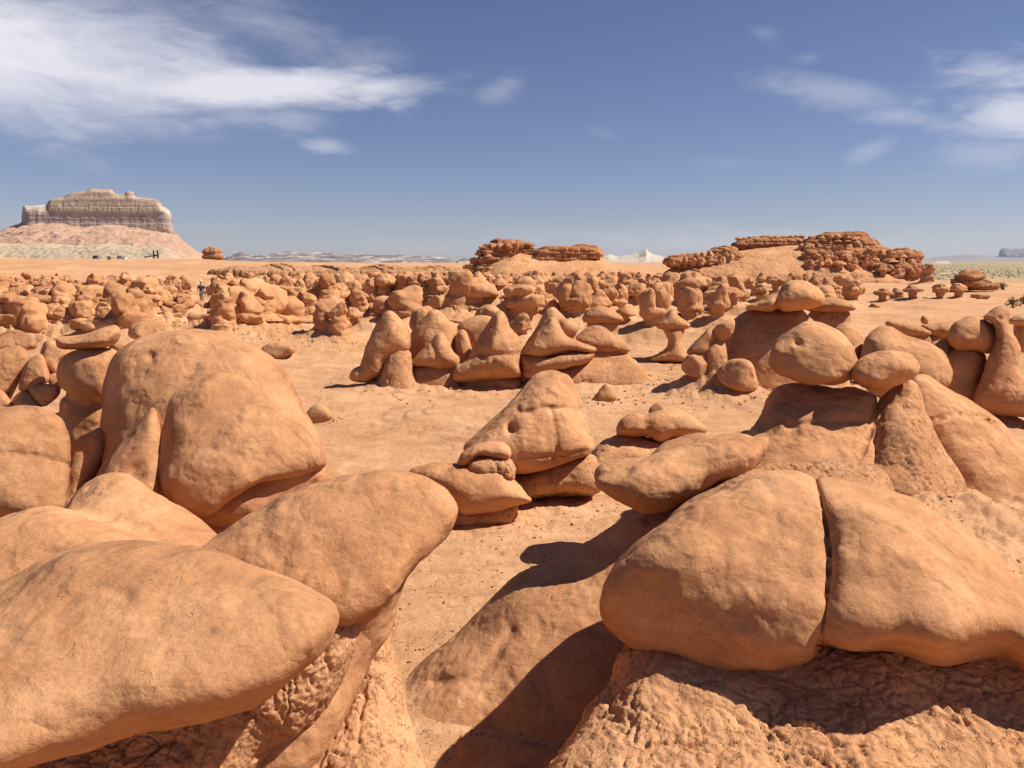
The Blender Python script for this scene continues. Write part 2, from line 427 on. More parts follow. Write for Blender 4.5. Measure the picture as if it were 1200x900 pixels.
def d_strata(P, n, s, a=1.0, bh=8.0, fl=20.0):
    z = P[:, 2]; iz, fz, hz = cells(z + 0.15 * bh * perlin(P, 0.5 / fl, 97), bh, 9)
    flut = ridged(P * np.array([1, 1, .08]), 1.0 / fl, 3, 99)
    return a * (0.35 * bh * (hz - .5) + 0.25 * fl * (flut - .7) * 0.5 + .05 * bh * fbm(P, 4 / bh, 2, 98)) * s

def net_mesh(name, f, mat, D, res=3.0, sub=2, disp=d_cap, ds=1.0, org=(0, 0, 0), px=None, **kw):
    px = px or D / FPX
    cell = res * px * 2 ** sub
    V, Q = surface_net(f, f.bb[0], f.bb[1], cell)
    V, n = project(f, V, cell * .3, 1, cell)
    for i in range(sub):
        V, Q = subdivide(V, Q)
        V, n = project(f, V, cell * .5 ** (i + 2), 1, cell * .5 ** i)
    V, n = project(f, V, cell * .5 ** (sub + 1), 1, cell * .25)
    if disp: V = V + n * disp(V, n, ds, **kw)[:, None]
    return to_mesh(name, V - np.array(org), Q, mat)

# ------------------------------------------------------------------ materials
def ramp(nt, fac, stops, interp='LINEAR'):
    r = N(nt, 'ShaderNodeValToRGB'); r.color_ramp.interpolation = interp
    while len(r.color_ramp.elements) < len(stops): r.color_ramp.elements.new(0.5)
    for e, (p, c) in zip(r.color_ramp.elements, stops): e.position = p; e.color = (*c, 1) if len(c) == 3 else c
    nt.links.new(fac, r.inputs[0]); return r.outputs[0]
def noise(nt, vec, sc, det=4, rough=.55, dist=0.0):
    n = N(nt, 'ShaderNodeTexNoise'); n.inputs['Scale'].default_value = sc; n.inputs['Detail'].default_value = det
    n.inputs['Roughness'].default_value = rough; n.inputs['Distortion'].default_value = dist
    nt.links.new(vec, n.inputs['Vector']); return n.outputs[0]
def mapping(nt, vec, scale):
    m = N(nt, 'ShaderNodeMapping'); m.inputs['Scale'].default_value = scale; nt.links.new(vec, m.inputs[0]); return m.outputs[0]
def mixc(nt, fac, a, b, mode='MIX'):
    m = N(nt, 'ShaderNodeMix', data_type='RGBA', blend_type=mode)
    for i, v in ((0, fac), (6, a), (7, b)):
        if isinstance(v, (int, float)): m.inputs[i].default_value = v
        elif isinstance(v, tuple): m.inputs[i].default_value = (*v, 1)
        else: nt.links.new(v, m.inputs[i])
    return m.outputs[2]
def new_mat(name):
    m = bpy.data.materials.new(name); m.use_nodes = True; t = m.node_tree; b = t.nodes['Principled BSDF']
    b.inputs['Roughness'].default_value = .95
    b.inputs['Specular IOR Level'].default_value = 0.08
    return m, t, b
def rock_mat(name, lo, mid, hi, kind='cap', space='Object', ps=1.0, rndamt=.12, bumpk=1.0, bedk=0):
    m, t, b = new_mat(name); L = t.links.new
    if space == 'World': vec = N(t, 'ShaderNodeNewGeometry').outputs['Position']
    else: vec = N(t, 'ShaderNodeTexCoord').outputs['Object']
    oi = N(t, 'ShaderNodeObjectInfo')
    if space == 'Object':
        ad = N(t, 'ShaderNodeVectorMath', operation='ADD'); L(vec, ad.inputs[0])
        cb = N(t, 'ShaderNodeCombineXYZ'); r50 = mth(t, 'MULTIPLY', oi.outputs['Random'], 37.0)
        for i in range(3): L(r50, cb.inputs[i])
        L(cb.outputs[0], ad.inputs[1]); vec = ad.outputs[0]
    big = noise(t, vec, .9 * ps, 5, .6, .3)
    med = noise(t, mapping(t, vec, (1, 1, 2.2)), 4.5 * ps, 6, .62, .8)
    fine = noise(t, vec, 40 * ps, 4, .6)
    bed = noise(t, mapping(t, vec, (.25, .25, 3.0)), 1.6 * ps, 5, .6, .4)
    f = mth(t, 'ADD', mth(t, 'MULTIPLY', big, .5), mth(t, 'ADD', mth(t, 'MULTIPLY', med, .28), mth(t, 'MULTIPLY', bed, .22)))
    col = ramp(t, f, [(.37, lo), (.5, mid), (.62, hi)])
    var = ramp(t, noise(t, mapping(t, vec, (1, 1, .6)), 1.4 * ps, 6, .68, 1.0), [(.56, (0, 0, 0)), (.68, (1, 1, 1))])
    col = mixc(t, mth(t, 'MULTIPLY', var, .18), col, (lo[0] * .80, lo[1] * .74, lo[2] * .72))
    spk = ramp(t, fine, [(.3, (.86, .84, .82)), (.55, (1, 1, 1)), (.75, (1.06, 1.06, 1.07))])
    col = mixc(t, 1.0, col, spk, 'MULTIPLY')
    if bedk:
        bl = ramp(t, noise(t, mapping(t, vec, (.05, .05, 1.5)), bedk, 5, .7, .3), [(.36, (.45, .38, .34)), (.46, (1, 1, 1)), (.58, (1, 1, 1)), (.66, (.72, .66, .6))])
        col = mixc(t, .8, col, bl, 'MULTIPLY')
    # small pale scuffs
    sc = ramp(t, noise(t, mapping(t, vec, (1, 1, 3)), 22 * ps, 3, .5, 1.2), [(.63, (0, 0, 0)), (.72, (1, 1, 1))])
    col = mixc(t, mth(t, 'MULTIPLY', sc, .16), col, (min(1, hi[0] * 1.15), min(1, hi[1] * 1.2), min(1, hi[2] * 1.3)))
    hv = N(t, 'ShaderNodeHueSaturation'); L(col, hv.inputs['Color'])
    mr = N(t, 'ShaderNodeMapRange'); L(oi.outputs['Random'], mr.inputs[0]); mr.inputs[3].default_value = 1 - rndamt; mr.inputs[4].default_value = 1 + rndamt * .6
    L(mr.outputs[0], hv.inputs['Value']); L(hv.outputs[0], b.inputs['Base Color'])
    # bump
    if kind == 'cap':
        fl = N(t, 'ShaderNodeTexVoronoi', feature='F1'); fl.inputs['Scale'].default_value = 9 * ps
        wv = mixc(t, .18, vec, N(t, 'ShaderNodeTexNoise').outputs['Color'])
        nn = [x for x in t.nodes if x.type == 'TEX_NOISE'][-1]; nn.inputs['Scale'].default_value = 6 * ps; L(vec, nn.inputs['Vector'])
        L(mapping(t, wv, (1, 1, 2.0)), fl.inputs['Vector'])
        h = mth(t, 'ADD', mth(t, 'MULTIPLY', noise(t, vec, 3.2 * ps, 7, .6, .2), .028 / ps), mth(t, 'MULTIPLY', fine, .005 / ps))
        fk = noise(t, mapping(t, vec, (1, 1, 1.8)), 6.5 * ps, 4, .6, .5)
        crk = ramp(t, fk, [(.335, (0, 0, 0)), (.36, (1, 1, 1))])
        msk = ramp(t, noise(t, vec, 1.7 * ps, 3, .5), [(.45, (0, 0, 0)), (.6, (1, 1, 1))])
        crk = mth(t, 'SUBTRACT', 1.0, mth(t, 'MULTIPLY', mth(t, 'SUBTRACT', 1.0, crk), msk))
        h = mth(t, 'ADD', h, mth(t, 'MULTIPLY', crk, .004 / ps))
        stp = mth(t, 'FLOOR', mth(t, 'MULTIPLY', noise(t, mapping(t, vec, (1, 1, 1.5)), 3.4 * ps, 7, .58, .6), 26.0))
        h = mth(t, 'ADD', h, mth(t, 'MULTIPLY', mth(t, 'MULTIPLY', stp, msk), .0026 / ps))
        h = mth(t, 'ADD', h, mth(t, 'MULTIPLY', noise(t, vec, 130 * ps, 3, .7), .0022 / ps))
    else:
        h = mth(t, 'ADD', mth(t, 'MULTIPLY', noise(t, vec, 13 * ps, 8, .66, .5), .024 / ps), mth(t, 'MULTIPLY', noise(t, vec, 60 * ps, 4, .7), .004 / ps))
        fk = noise(t, mapping(t, vec, (1, 1, .6)), 10 * ps, 5, .62, .8)
        crk = ramp(t, fk, [(.38, (0, 0, 0)), (.43, (1, 1, 1))])
        h = mth(t, 'ADD', h, mth(t, 'MULTIPLY', crk, .012 / ps))
    bp = N(t, 'ShaderNodeBump'); bp.inputs['Strength'].default_value = 1.0; bp.inputs['Distance'].default_value = bumpk
    L(h, bp.inputs['Height']); L(bp.outputs[0], b.inputs['Normal'])
    return m
ROCK = ((.365, .165, .075), (.49, .238, .110), (.59, .311, .153))
SOIL = ((.42, .196, .088), (.51, .253, .120), (.60, .320, .157))
M_cap = rock_mat("sandstone", *ROCK)
M_ped = rock_mat("crumbly_mudstone", *SOIL, kind='rough')
M_capf = rock_mat("sandstone_far", *ROCK, ps=.7, rndamt=.16, bumpk=.8)
M_pedf = rock_mat("mudstone_far", *SOIL, kind='rough', ps=.7, rndamt=.1)
M_ledge = rock_mat("ledge_sandstone", (.28, .118, .052), (.41, .18, .078), (.51, .25, .115), kind='rough', space='World', ps=.25, bedk=1.0)
M_talus = rock_mat("talus_sand", *SOIL, kind='rough', space='World', ps=.15, rndamt=0, bumpk=.35)

def ground_mat():
    m, t, b = new_mat("desert_floor"); L = t.links.new
    pos = N(t, 'ShaderNodeNewGeometry').outputs['Position']
    big = noise(t, pos, .12, 4, .55); med = noise(t, mapping(t, pos, (.5, 1, 1)), 1.1, 6, .6, 1.0); fine = noise(t, pos, 30, 4, .65)
    f = mth(t, 'ADD', mth(t, 'MULTIPLY', big, .45), mth(t, 'MULTIPLY', med, .55))
    col = ramp(t, f, [(.33, (.40, .20, .095)), (.46, (.505, .268, .132)), (.6, (.595, .34, .182)), (.7, (.64, .385, .215))])
    spk = ramp(t, fine, [(.3, (.80, .77, .74)), (.55, (1, 1, 1))])
    col = mixc(t, 1.0, col, spk, 'MULTIPLY')
    # small dark crumb patches
    pt = ramp(t, mth(t, 'MULTIPLY', noise(t, mapping(t, pos, (.7, 1.3, 1)), 2.2, 5, .7, .6), noise(t, pos, 26, 3, .7)), [(.30, (0, 0, 0)), (.36, (1, 1, 1))])
    col = mixc(t, mth(t, 'MULTIPLY', pt, .45), col, (.30, .15, .075))
    # the sage plain far to the right and the pale wash streaks before it
    sp = N(t, 'ShaderNodeSeparateXYZ'); L(pos, sp.inputs[0])
    dist = sp.outputs[1]
    ang = mth(t, 'DIVIDE', sp.outputs[0], mth(t, 'MAXIMUM', dist, 1.0))
    sage = mth(t, 'MULTIPLY', ramp_step(t, mth(t, 'ADD', dist, mth(t, 'MULTIPLY', noise(t, pos, .02, 4), 90.0)), 185, 235), ramp_step(t, ang, .40, .47))
    sg = ramp(t, noise(t, mapping(t, pos, (.4, .12, 1)), .5, 6, .7), [(.35, (.17, .14, .07)), (.5, (.30, .23, .125)), (.62, (.42, .32, .19))])
    col = mixc(t, sage, col, sg)
    pl = ramp(t, noise(t, mapping(t, pos, (.35, 1, 1)), .09, 4, .6), [(.56, (0, 0, 0)), (.63, (1, 1, 1))])
    pale = mth(t, 'MULTIPLY', mth(t, 'MULTIPLY', ramp_step(t, dist, 85, 110), ramp_step(t, ang, .30, .40)), pl)
    col = mixc(t, mth(t, 'MULTIPLY', pale, .55), col, (.68, .52, .36))
    L(col, b.inputs['Base Color'])
    h = mth(t, 'ADD', mth(t, 'MULTIPLY', noise(t, mapping(t, pos, (.8, 1.2, 1)), 3.5, 8, .7, .8), .06), mth(t, 'MULTIPLY', noise(t, pos, 45, 4, .7), .006))
    fk = noise(t, mapping(t, pos, (.7, 1.2, 1)), 6, 5, .7, 1.4)
    h = mth(t, 'ADD', h, mth(t, 'MULTIPLY', ramp(t, fk, [(.33, (0, 0, 0)), (.38, (1, 1, 1))]), .012))
    bp = N(t, 'ShaderNodeBump'); bp.inputs['Strength'].default_value = .9; bp.inputs['Distance'].default_value = 1.0
    L(h, bp.inputs['Height']); L(bp.outputs[0], b.inputs['Normal'])
    return m
def ramp_step(t, v, a, b):
    mr = N(t, 'ShaderNodeMapRange', interpolation_type='SMOOTHSTEP'); mr.inputs[1].default_value = a; mr.inputs[2].default_value = b
    t.links.new(v, mr.inputs[0]); return mr.outputs[0]
M_ground = ground_mat()
def strata_mat(name, bands, sc, streak=None, rough=.5, z0=0.0, z1=1.0):
    """colours laid down in horizontal beds between heights z0 and z1"""
    m, t, b = new_mat(name); L = t.links.new
    pos = N(t, 'ShaderNodeNewGeometry').outputs['Position']
    sp = N(t, 'ShaderNodeSeparateXYZ'); L(pos, sp.inputs[0])
    zz = mth(t, 'DIVIDE', mth(t, 'SUBTRACT', sp.outputs[2], z0), (z1 - z0))
    zz = mth(t, 'ADD', zz, mth(t, 'MULTIPLY', mth(t, 'SUBTRACT', noise(t, pos, sc, 5, .6), .5), rough * .4))
    col = ramp(t, zz, bands)
    nn = noise(t, mapping(t, pos, (1, 1, 3)), sc * 4, 6, .65, .5)
    col = mixc(t, 1.0, col, ramp(t, nn, [(.3, (.86, .85, .84)), (.5, (1, 1, 1)), (.7, (1.08, 1.08, 1.08))]), 'MULTIPLY')
    if streak:
        st = ramp(t, noise(t, mapping(t, pos, (1, 1, .06)), sc * 5, 4, .6, .2), [(.42, (0, 0, 0)), (.6, (1, 1, 1))])
        col = mixc(t, mth(t, 'MULTIPLY', st, streak[1]), col, streak[0])
    L(col, b.inputs['Base Color'])
    bp = N(t, 'ShaderNodeBump'); bp.inputs['Strength'].default_value = .8; bp.inputs['Distance'].default_value = .4 / sc * .15
    L(nn, bp.inputs['Height']); L(bp.outputs[0], b.inputs['Normal'])
    return m
def plain_mat(name, c, rough=.6, var=.15, sc=8):
    m, t, b = new_mat(name); vec = N(t, 'ShaderNodeTexCoord').outputs['Object']
    col = ramp(t, noise(t, vec, sc, 4), [(.3, tuple(x * (1 - var) for x in c)), (.7, tuple(min(1, x * (1 + var)) for x in c))])
    t.links.new(col, b.inputs['Base Color']); b.inputs['Roughness'].default_value = rough; b.inputs['Specular IOR Level'].default_value = .4 if rough < .5 else .1
    return m

# ------------------------------------------------------------------ object helpers
def link(o): C.objects.link(o); return o
def tag(o, label, cat, group=None):
    o['label'] = label; o['category'] = cat
    if group: o['group'] = group
    return o
def empty(name, loc): o = bpy.data.objects.new(name, None); o.location = loc; o.empty_display_size = .3; return link(o)
def child(name, me, root, label=None):
    o = bpy.data.objects.new(name, me); o.parent = root; link(o)
    if label: o['label'] = label
    return o
class Part:
    def __init__(s, name, f, mat=None, disp=None, res=3.0, sub=2, label=None, ds=None, **kw):
        s.name, s.f, s.mat, s.disp, s.res, s.sub, s.label, s.ds, s.kw = name, f, mat, disp, res, sub, label, ds, kw
def rock(name, label, cat, parts, D, group=None, apron=None):
    """one thing: parts are (mesh) implicit bodies; the root stands at the foot of the lot"""
    lo = np.min([p.f.bb[0] for p in parts], 0); hi = np.max([p.f.bb[1] for p in parts], 0)
    org = np.array([(lo[0] + hi[0]) / 2, (lo[1] + hi[1]) / 2, lo[2]])
    if apron: APRONS.append((org[0], org[1], apron[0], apron[1]))
    size = (hi - lo)[0]
    if len(parts) == 1:
        p = parts[0]
        o = link(bpy.data.objects.new(name, net_mesh(name, p.f, p.mat or M_cap, D, p.res, p.sub, p.disp or d_cap, p.ds or min(1.0, size * .5), org, **p.kw)))
        o.location = org; return tag(o, label, cat, group)
    root = empty(name, org); tag(root, label, cat, group)
    for p in parts:
        child(p.name, net_mesh(p.name, p.f, p.mat or M_cap, D, p.res, p.sub, p.disp or d_cap, p.ds or min(1.0, size * .5), org, **p.kw), root, p.label)
    return root
def cap(f, **k): return Part('cap', f, M_cap, d_cap, **k)
def ped(f, name='pedestal', **k): return Part(name, f, M_ped, d_rough, **k)
_sd = [100]
def U(prims, k=.06, **kw):
    _sd[0] += 3
    prims = prims if isinstance(prims, list) else [prims]
    ext = max(prims[0].bb[1] - prims[0].bb[0])
    kw.setdefault('lump', .018 * ext); kw.setdefault('lsc', 2.2 / ext); kw.setdefault('seed', _sd[0])
    return Uni(prims, k, **kw)

# ================================================================== FOREGROUND ROCKS
exec_near = True
def near_rocks():
    # L1
    rock('hoodoo', 'huge smooth rounded cap rock filling the lower left corner, sloping down to its shaded underside', 'hoodoo', [
        cap(U([Infl([(-260, 800), (-200, 730), (-90, 700), (0, 680), (60, 655), (100, 640), (150, 632), (200, 636), (245, 644), (300, 664), (350, 684), (385, 699), (398, 714),
                     (394, 735), (375, 765), (340, 800), (300, 828), (240, 846), (170, 858), (100, 880), (60, 892), (0, 915), (-120, 960), (-230, 900)], 4.2, .55, .85, rf=.7, pw=2.6)], .1, lump=.035, lsc=1.1, facets=2), res=2.4),
        ped(U([Infl([(-200, 850), (60, 800), (300, 770), (372, 722), (396, 728), (404, 750), (385, 810), (350, 860), (305, 910), (270, 1080), (250, 1500), (-200, 1500)], 4.6, .50, .35)], .1), res=2.4)],
         4.2)
    # L2
    rock('hoodoo', 'broad tilted cap rock on a crumbling stalk just behind the huge lower left boulder', 'hoodoo', [
        cap(U([Infl([(225, 650), (245, 630), (290, 602), (340, 578), (390, 560), (440, 549), (490, 554), (520, 569), (535, 594), (528, 620), (508, 648), (482, 672), (462, 700), (425, 730), (380, 735), (300, 700), (240, 690)], 5.5, .55, .75, rf=.7, pw=2.5),
                     Infl([(320, 680), (455, 664), (468, 690), (460, 735), (430, 785), (400, 850), (345, 930), (270, 930), (290, 800)], 5.6, .42, .35, rf=.8)], .22, lump=.035, lsc=1.1, facets=2), res=2.4),
        ped(U([Infl([(420, 700), (470, 678), (464, 700), (466, 770), (486, 850), (520, 960), (560, 1100), (150, 1100), (240, 930), (330, 860), (400, 790)], 5.7, .62, .45, rf=.8)], .1, lump=.06, lsc=1.5), res=2.2)],
         5.5)
    # FR
    rock('hoodoo', 'massive cap rock split by a vertical crack over a crumbly pedestal, lower right', 'hoodoo', [
        Part('cap', U([Infl([(703, 705), (712, 680), (735, 650), (765, 620), (800, 590), (835, 572), (880, 558), (925, 553), (955, 560), (985, 567), (1040, 585), (1090, 610), (1135, 640), (1190, 680), (1270, 735), (1275, 815),
                             (1198, 777), (1166, 752), (1132, 766), (1110, 774), (1070, 766), (1030, 761), (1000, 759), (968, 752), (950, 768), (930, 776), (900, 783), (850, 785), (800, 781), (760, 765), (715, 735)],
                            6.05, .8, .82, rf=.5, pw=2.8),
                       Infl([(985, 600), (1060, 600), (1130, 650), (1172, 742), (1120, 760), (1050, 745), (985, 730)], 5.85, .60, .65, rf=.8)], .30, lump=.035, lsc=1.1, facets=4, fr=(.74, .92),
                       grooves=[([(954, 558), (963, 590), (972, 640), (970, 690), (966, 725), (957, 758)], 2.2, .055), ([(954, 558), (963, 590), (972, 640), (970, 690), (966, 725), (957, 758)], 10, .02)]), M_cap, d_cap, res=2.0),
        ped(U([Infl([(720, 800), (760, 730), (900, 690), (1100, 690), (1260, 740), (1340, 1100), (1340, 1250), (500, 1250), (560, 1060), (640, 905), (690, 835)], 4.98, .62, .95, rf=.45, pw=2.8)], .1, lump=.05, lsc=1.6), res=2.2),
        Part('rubble', U([Infl([(820, 590), (845, 566), (880, 548), (930, 540), (990, 540), (1035, 555), (1052, 580), (1100, 615), (1130, 660), (1000, 680), (850, 640)], 7.8, .55, 1.1)], .1), M_ped, d_rough, res=2.6)],
         6.0)
    # O: the long shaded shoulder left of FR
    rock('rock_shoulder', 'long sloping rock shoulder in shadow, left of the split cap rock', 'rock', [
        Part('rock', U([Infl([(440, 840), (486, 786), (520, 754), (560, 714), (600, 680), (640, 660), (690, 636), (730, 612), (765, 598), (850, 580), (1000, 610), (1000, 1060), (700, 1080), (520, 1060), (430, 950)], 7.75, .95, .5, rf=.7)], .1,
                       lump=.05, lsc=.9, grooves=[([(510, 800), (560, 790), (600, 740)], 6, .03)]), M_cap, d_rough, res=2.6, a=.28)], 7.7)
    rock('low_ledge', 'low shadowed rock ledge on the floor at the foot of the sloping shoulder', 'rock', [
        Part('rock', U([Infl([(535, 875), (560, 866), (620, 868), (680, 885), (760, 905), (780, 960), (560, 960)], 6.35, .28, .9),
                        Infl([(500, 905), (540, 890), (600, 892), (650, 915), (640, 960), (500, 950)], 6.1, .2, .9)], .03), M_cap, d_rough, res=3, a=.4)], 6.4)
    # M4 slab
    rock('rock_slab', 'long flat tilted slab with shaded underside behind the split boulder', 'rock slab', [
        Part('slab', U([Infl([(697, 564), (706, 557), (740, 545), (790, 526), (850, 510), (893, 508), (904, 515), (903, 530), (882, 553), (842, 571), (803, 588), (782, 600), (755, 602), (735, 593), (715, 581), (700, 571)], 8.25, .5, .5, gu=.1)], .1,
                       grooves=[([(890, 560), (902, 530), (885, 515)], 10, .03)]), M_cap, d_cap, res=2.6),
        ped(U([Infl([(765, 585), (850, 565), (920, 560), (930, 660), (740, 660), (752, 610)], 8.7, .4, .2)], .1), res=3)], 8.5)
    rock('boulder', 'smooth low boulder peeking over the back of the long tilted slab', 'boulder', [
        Part('boulder', U([Infl([(756, 545), (768, 526), (795, 512), (830, 510), (855, 530), (850, 560), (800, 570), (765, 562)], 10.4, .5, .6)], .1))], 10.4)
    rock('boulder', 'small dark boulder at the left tip of the long tilted slab', 'boulder', [
        Part('boulder', U([Infl([(695, 556), (703, 543), (725, 537), (755, 540), (765, 555), (750, 572), (705, 572)], 10.9, .4, .5)], .1))], 10.9)
    # left cluster
    rock('boulder', 'pale brightly lit double boulder between the great dome and the lower left corner rock', 'boulder', [
        Part('boulder', U([Infl([(70, 625), (80, 590), (98, 568), (125, 555), (150, 557), (185, 580), (225, 600), (252, 622), (262, 650), (200, 700), (100, 690)], 8.9, .75, .8),
                        Infl([(-80, 720), (-60, 640), (0, 605), (50, 594), (90, 600), (150, 623), (210, 645), (190, 690), (120, 720), (60, 712), (0, 716)], 8.0, .7, .8)], .12), M_cap, d_cap),
        ped(U([Infl([(-80, 700), (60, 680), (240, 640), (262, 720), (262, 860), (-80, 900)], 8.7, .7, .2)], .1))], 8.4)
    rock('dome_rock', 'great rounded dome in two lobes with a wedge of rock leaning on its left', 'dome rock', [
        Part('boulder', U([Infl([(118, 520), (121, 470), (130, 425), (150, 400), (190, 387), (230, 387), (275, 395), (310, 412), (335, 440), (352, 480), (372, 510), (382, 545), (376, 575), (300, 620), (200, 620), (125, 575)], 11.7, 1.3, .5, rf=.6, pw=2.6)], .1, facets=3,
                          lump=.08, lsc=.7, pits=[(177, 418, 4, .10)]), M_cap, d_cap, label='tall rear lobe with a small dark hole'),
        Part('boulder', U([Infl([(186, 480), (190, 456), (208, 441), (255, 430), (285, 433), (318, 458), (350, 495), (378, 530), (380, 548), (345, 560), (303, 568), (275, 585), (245, 607), (205, 598), (186, 570), (190, 520)], 10.9, .95, .6, rf=.6, pw=2.6)], .1, facets=3,
                          lump=.07, lsc=.8), M_cap, d_cap, label='broad front lobe'),
        Part('wedge', U([Infl([(100, 590), (112, 555), (150, 510), (180, 474), (189, 500), (191, 540), (187, 588), (150, 610)], 10.5, .5, .3)], .1, pits=[(160, 553, 12, .06)]), M_cap, d_cap),
        ped(U([Infl([(150, 600), (240, 590), (300, 565), (360, 548), (376, 556), (362, 585), (330, 620), (300, 700), (150, 700)], 10.95, .85, .25, rf=.6)], .1))], 11.2)
    rock('boulder', 'smooth boulder crossed by one thin crack, at the left edge', 'boulder', [
        Part('boulder', U([Infl([(-70, 530), (-25, 482), (20, 474), (55, 478), (78, 500), (83, 532), (79, 572), (70, 600), (40, 607), (0, 606), (-70, 606)], 10.6, .8, .4, rf=.6, pw=2.6)], .1, facets=2, grooves=[([(-40, 530), (10, 532), (45, 535), (82, 546)], 1.8, .05)]), M_cap, d_cap)], 10.6, apron=(1.4, .35))
    rock('rock_slab', 'narrow slab leaning between the cracked boulder and the great dome', 'rock slab', [
        Part('slab', U([Infl([(70, 600), (76, 560), (86, 522), (110, 506), (124, 505), (128, 525), (110, 560), (90, 600), (80, 620)], 11.3, .45, .5)], .1))], 11.3)
    rock('boulder', 'bulging boulder under a dark tilted capstone, left of the great dome', 'boulder', [
        Part('boulder', U([Infl([(67, 445), (70, 424), (85, 411), (112, 406), (138, 412), (134, 440), (130, 470), (118, 473), (95, 472), (78, 462)], 14.4, .8, .1),
                           Infl([(64, 520), (68, 490), (75, 465), (120, 465), (132, 480), (122, 530), (100, 545)], 14.5, .7, .1)], .06), M_cap, d_cap)], 14.4, apron=(1.3, .9))
    rock('capstone', 'dark flat capstone tilted up to the right on the bulging boulder', 'capstone', [
        Part('stone', U([Infl([(65, 403), (68, 396), (100, 390), (130, 381), (139, 383), (141, 391), (132, 402), (110, 409), (88, 411), (69, 409)], 14.3, .55, .3)], .02), M_cap, d_cap, res=2.0)], 14.3)
    blobs = [([(22, 449), (30, 428), (42, 416), (51, 417), (58, 440), (55, 449), (38, 456), (23, 459)], 15.2, 'brown egg-shaped boulder in the left pile beside the bulging boulder'),
             ([(34, 456), (46, 449), (66, 451), (71, 458), (64, 468), (52, 477), (42, 470)], 14.9, 'small boulder with two pits wedged low in the left pile'),
             ([(10, 480), (16, 466), (30, 457), (42, 466), (50, 478), (35, 490), (12, 492)], 15.0, 'small flat rock at the bottom of the left pile'),
             ([(48, 428), (50, 405), (57, 398), (66, 402), (86, 412), (70, 424), (70, 438), (62, 440)], 15.6, 'cracked upright boulder touching the left side of the bulging boulder'),
             ([(56, 440), (70, 437), (74, 450), (70, 462), (58, 452)], 15.3, 'little rock block tucked under the cracked upright boulder'),
             ([(-50, 470), (-40, 425), (0, 408), (22, 405), (36, 420), (22, 448), (8, 475), (0, 490), (-50, 495)], 15.6, 'pale sunlit boulder at the left edge above the cracked one'),
             ([(-40, 480), (-10, 457), (5, 460), (15, 476), (5, 490), (-40, 495)], 14.9, 'low rounded rock at the left edge below the pale sunlit boulder'),
             ([(-10, 405), (0, 392), (18, 386), (38, 393), (44, 408), (20, 414), (-10, 412)], 21, 'low rounded boulder at the left edge behind the pale sunlit boulder'),
             ([(150, 393), (155, 381), (175, 376), (196, 380), (205, 392), (190, 398), (165, 399)], 24, 'dark knobbly boulder just above the great dome'),
             ([(128, 405), (135, 399), (150, 399), (163, 402), (158, 414), (135, 414)], 17, 'pale flat stone between the tilted capstone and the great dome'),
             ([(305, 415), (312, 404), (330, 402), (345, 407), (345, 413), (330, 421), (312, 421)], 31.5, 'small flat-topped rock on the floor right of the great dome'),
             ([(358, 486), (366, 477), (376, 474), (386, 481), (389, 490), (376, 498), (360, 496)], 19.3, 'small jagged stone on the floor at the right foot of the great dome')]
    for pts, D, lab in blobs:
        if 'on the floor' in lab: D = ground_hit(np.mean([p[0] for p in pts]), max(p[1] for p in pts) - 2.5)[1]
        rock('boulder', lab, 'boulder', [Part('boulder', U([Infl(pts, D, .5 * (max(p[0] for p in pts) - min(p[0] for p in pts)) * D / FPX, .3, rf=.65, pw=2.6)], .1, facets=2), M_cap, d_cap, res=2.2)], D,
             apron=(.7, .35) if D < 17 and not lab.startswith('brown') else (.5, .05) if D > 19 else None)
    # mid ground
    rock('hoodoo', 'pyramid-shaped hoodoo with crossing cracks and one dark hole, middle of the open floor', 'hoodoo', [
        cap(U([Infl([(544, 524), (560, 508), (590, 480), (610, 460), (626, 440), (645, 433), (664, 437), (676, 452), (686, 480), (694, 510), (695, 528), (680, 538), (650, 546), (608, 554), (580, 548), (550, 532)], 13.7, .95, .6)], .1,
              grooves=[([(606, 478), (612, 484), (645, 478), (690, 482)], 3.0, .035), ([(645, 478), (651, 505), (652, 540)], 2.2, .035), ([(608, 536), (652, 534), (690, 528)], 1.5, .03), ([(660, 450), (676, 475), (685, 500)], 6, .04)],
              pits=[(599, 503, 5, .18)]), res=2.2),
        ped(U([Infl([(560, 545), (600, 552), (690, 532), (702, 556), (700, 578), (640, 584), (570, 600)], 13.8, .8, .2, rf=.7)], .1), res=2.4)], 13.7, apron=(1.4, .12))
    rock('hoodoo', 'low hoodoo with a small pale knob on top, before the pyramid-shaped hoodoo', 'hoodoo', [
        Part('body', U([Infl([(479, 558), (488, 547), (518, 541), (550, 544), (588, 545), (600, 560), (617, 578), (623, 587), (600, 594), (570, 601), (545, 605), (530, 592), (508, 574), (488, 566)], 12.5, .6, .45)], .1, lump=.03, lsc=1.5), M_cap, d_cap, res=2.2),
        cap(U([Infl([(536, 545), (540, 533), (555, 523), (575, 516), (592, 518), (600, 527), (598, 537), (585, 540), (562, 536), (548, 545)], 12.5, .32, .3)], .1), res=2.0),
        Part('neck', U([Infl([(545, 548), (556, 536), (598, 536), (604, 562), (580, 566), (550, 560)], 12.45, .34, .3)], .1), M_ped, d_rough, res=2.2),
        ped(U([Infl([(500, 580), (540, 590), (600, 588), (606, 600), (590, 622), (520, 622)], 12.7, .5, .2)], .1))], 12.5, apron=(1.1, .12))
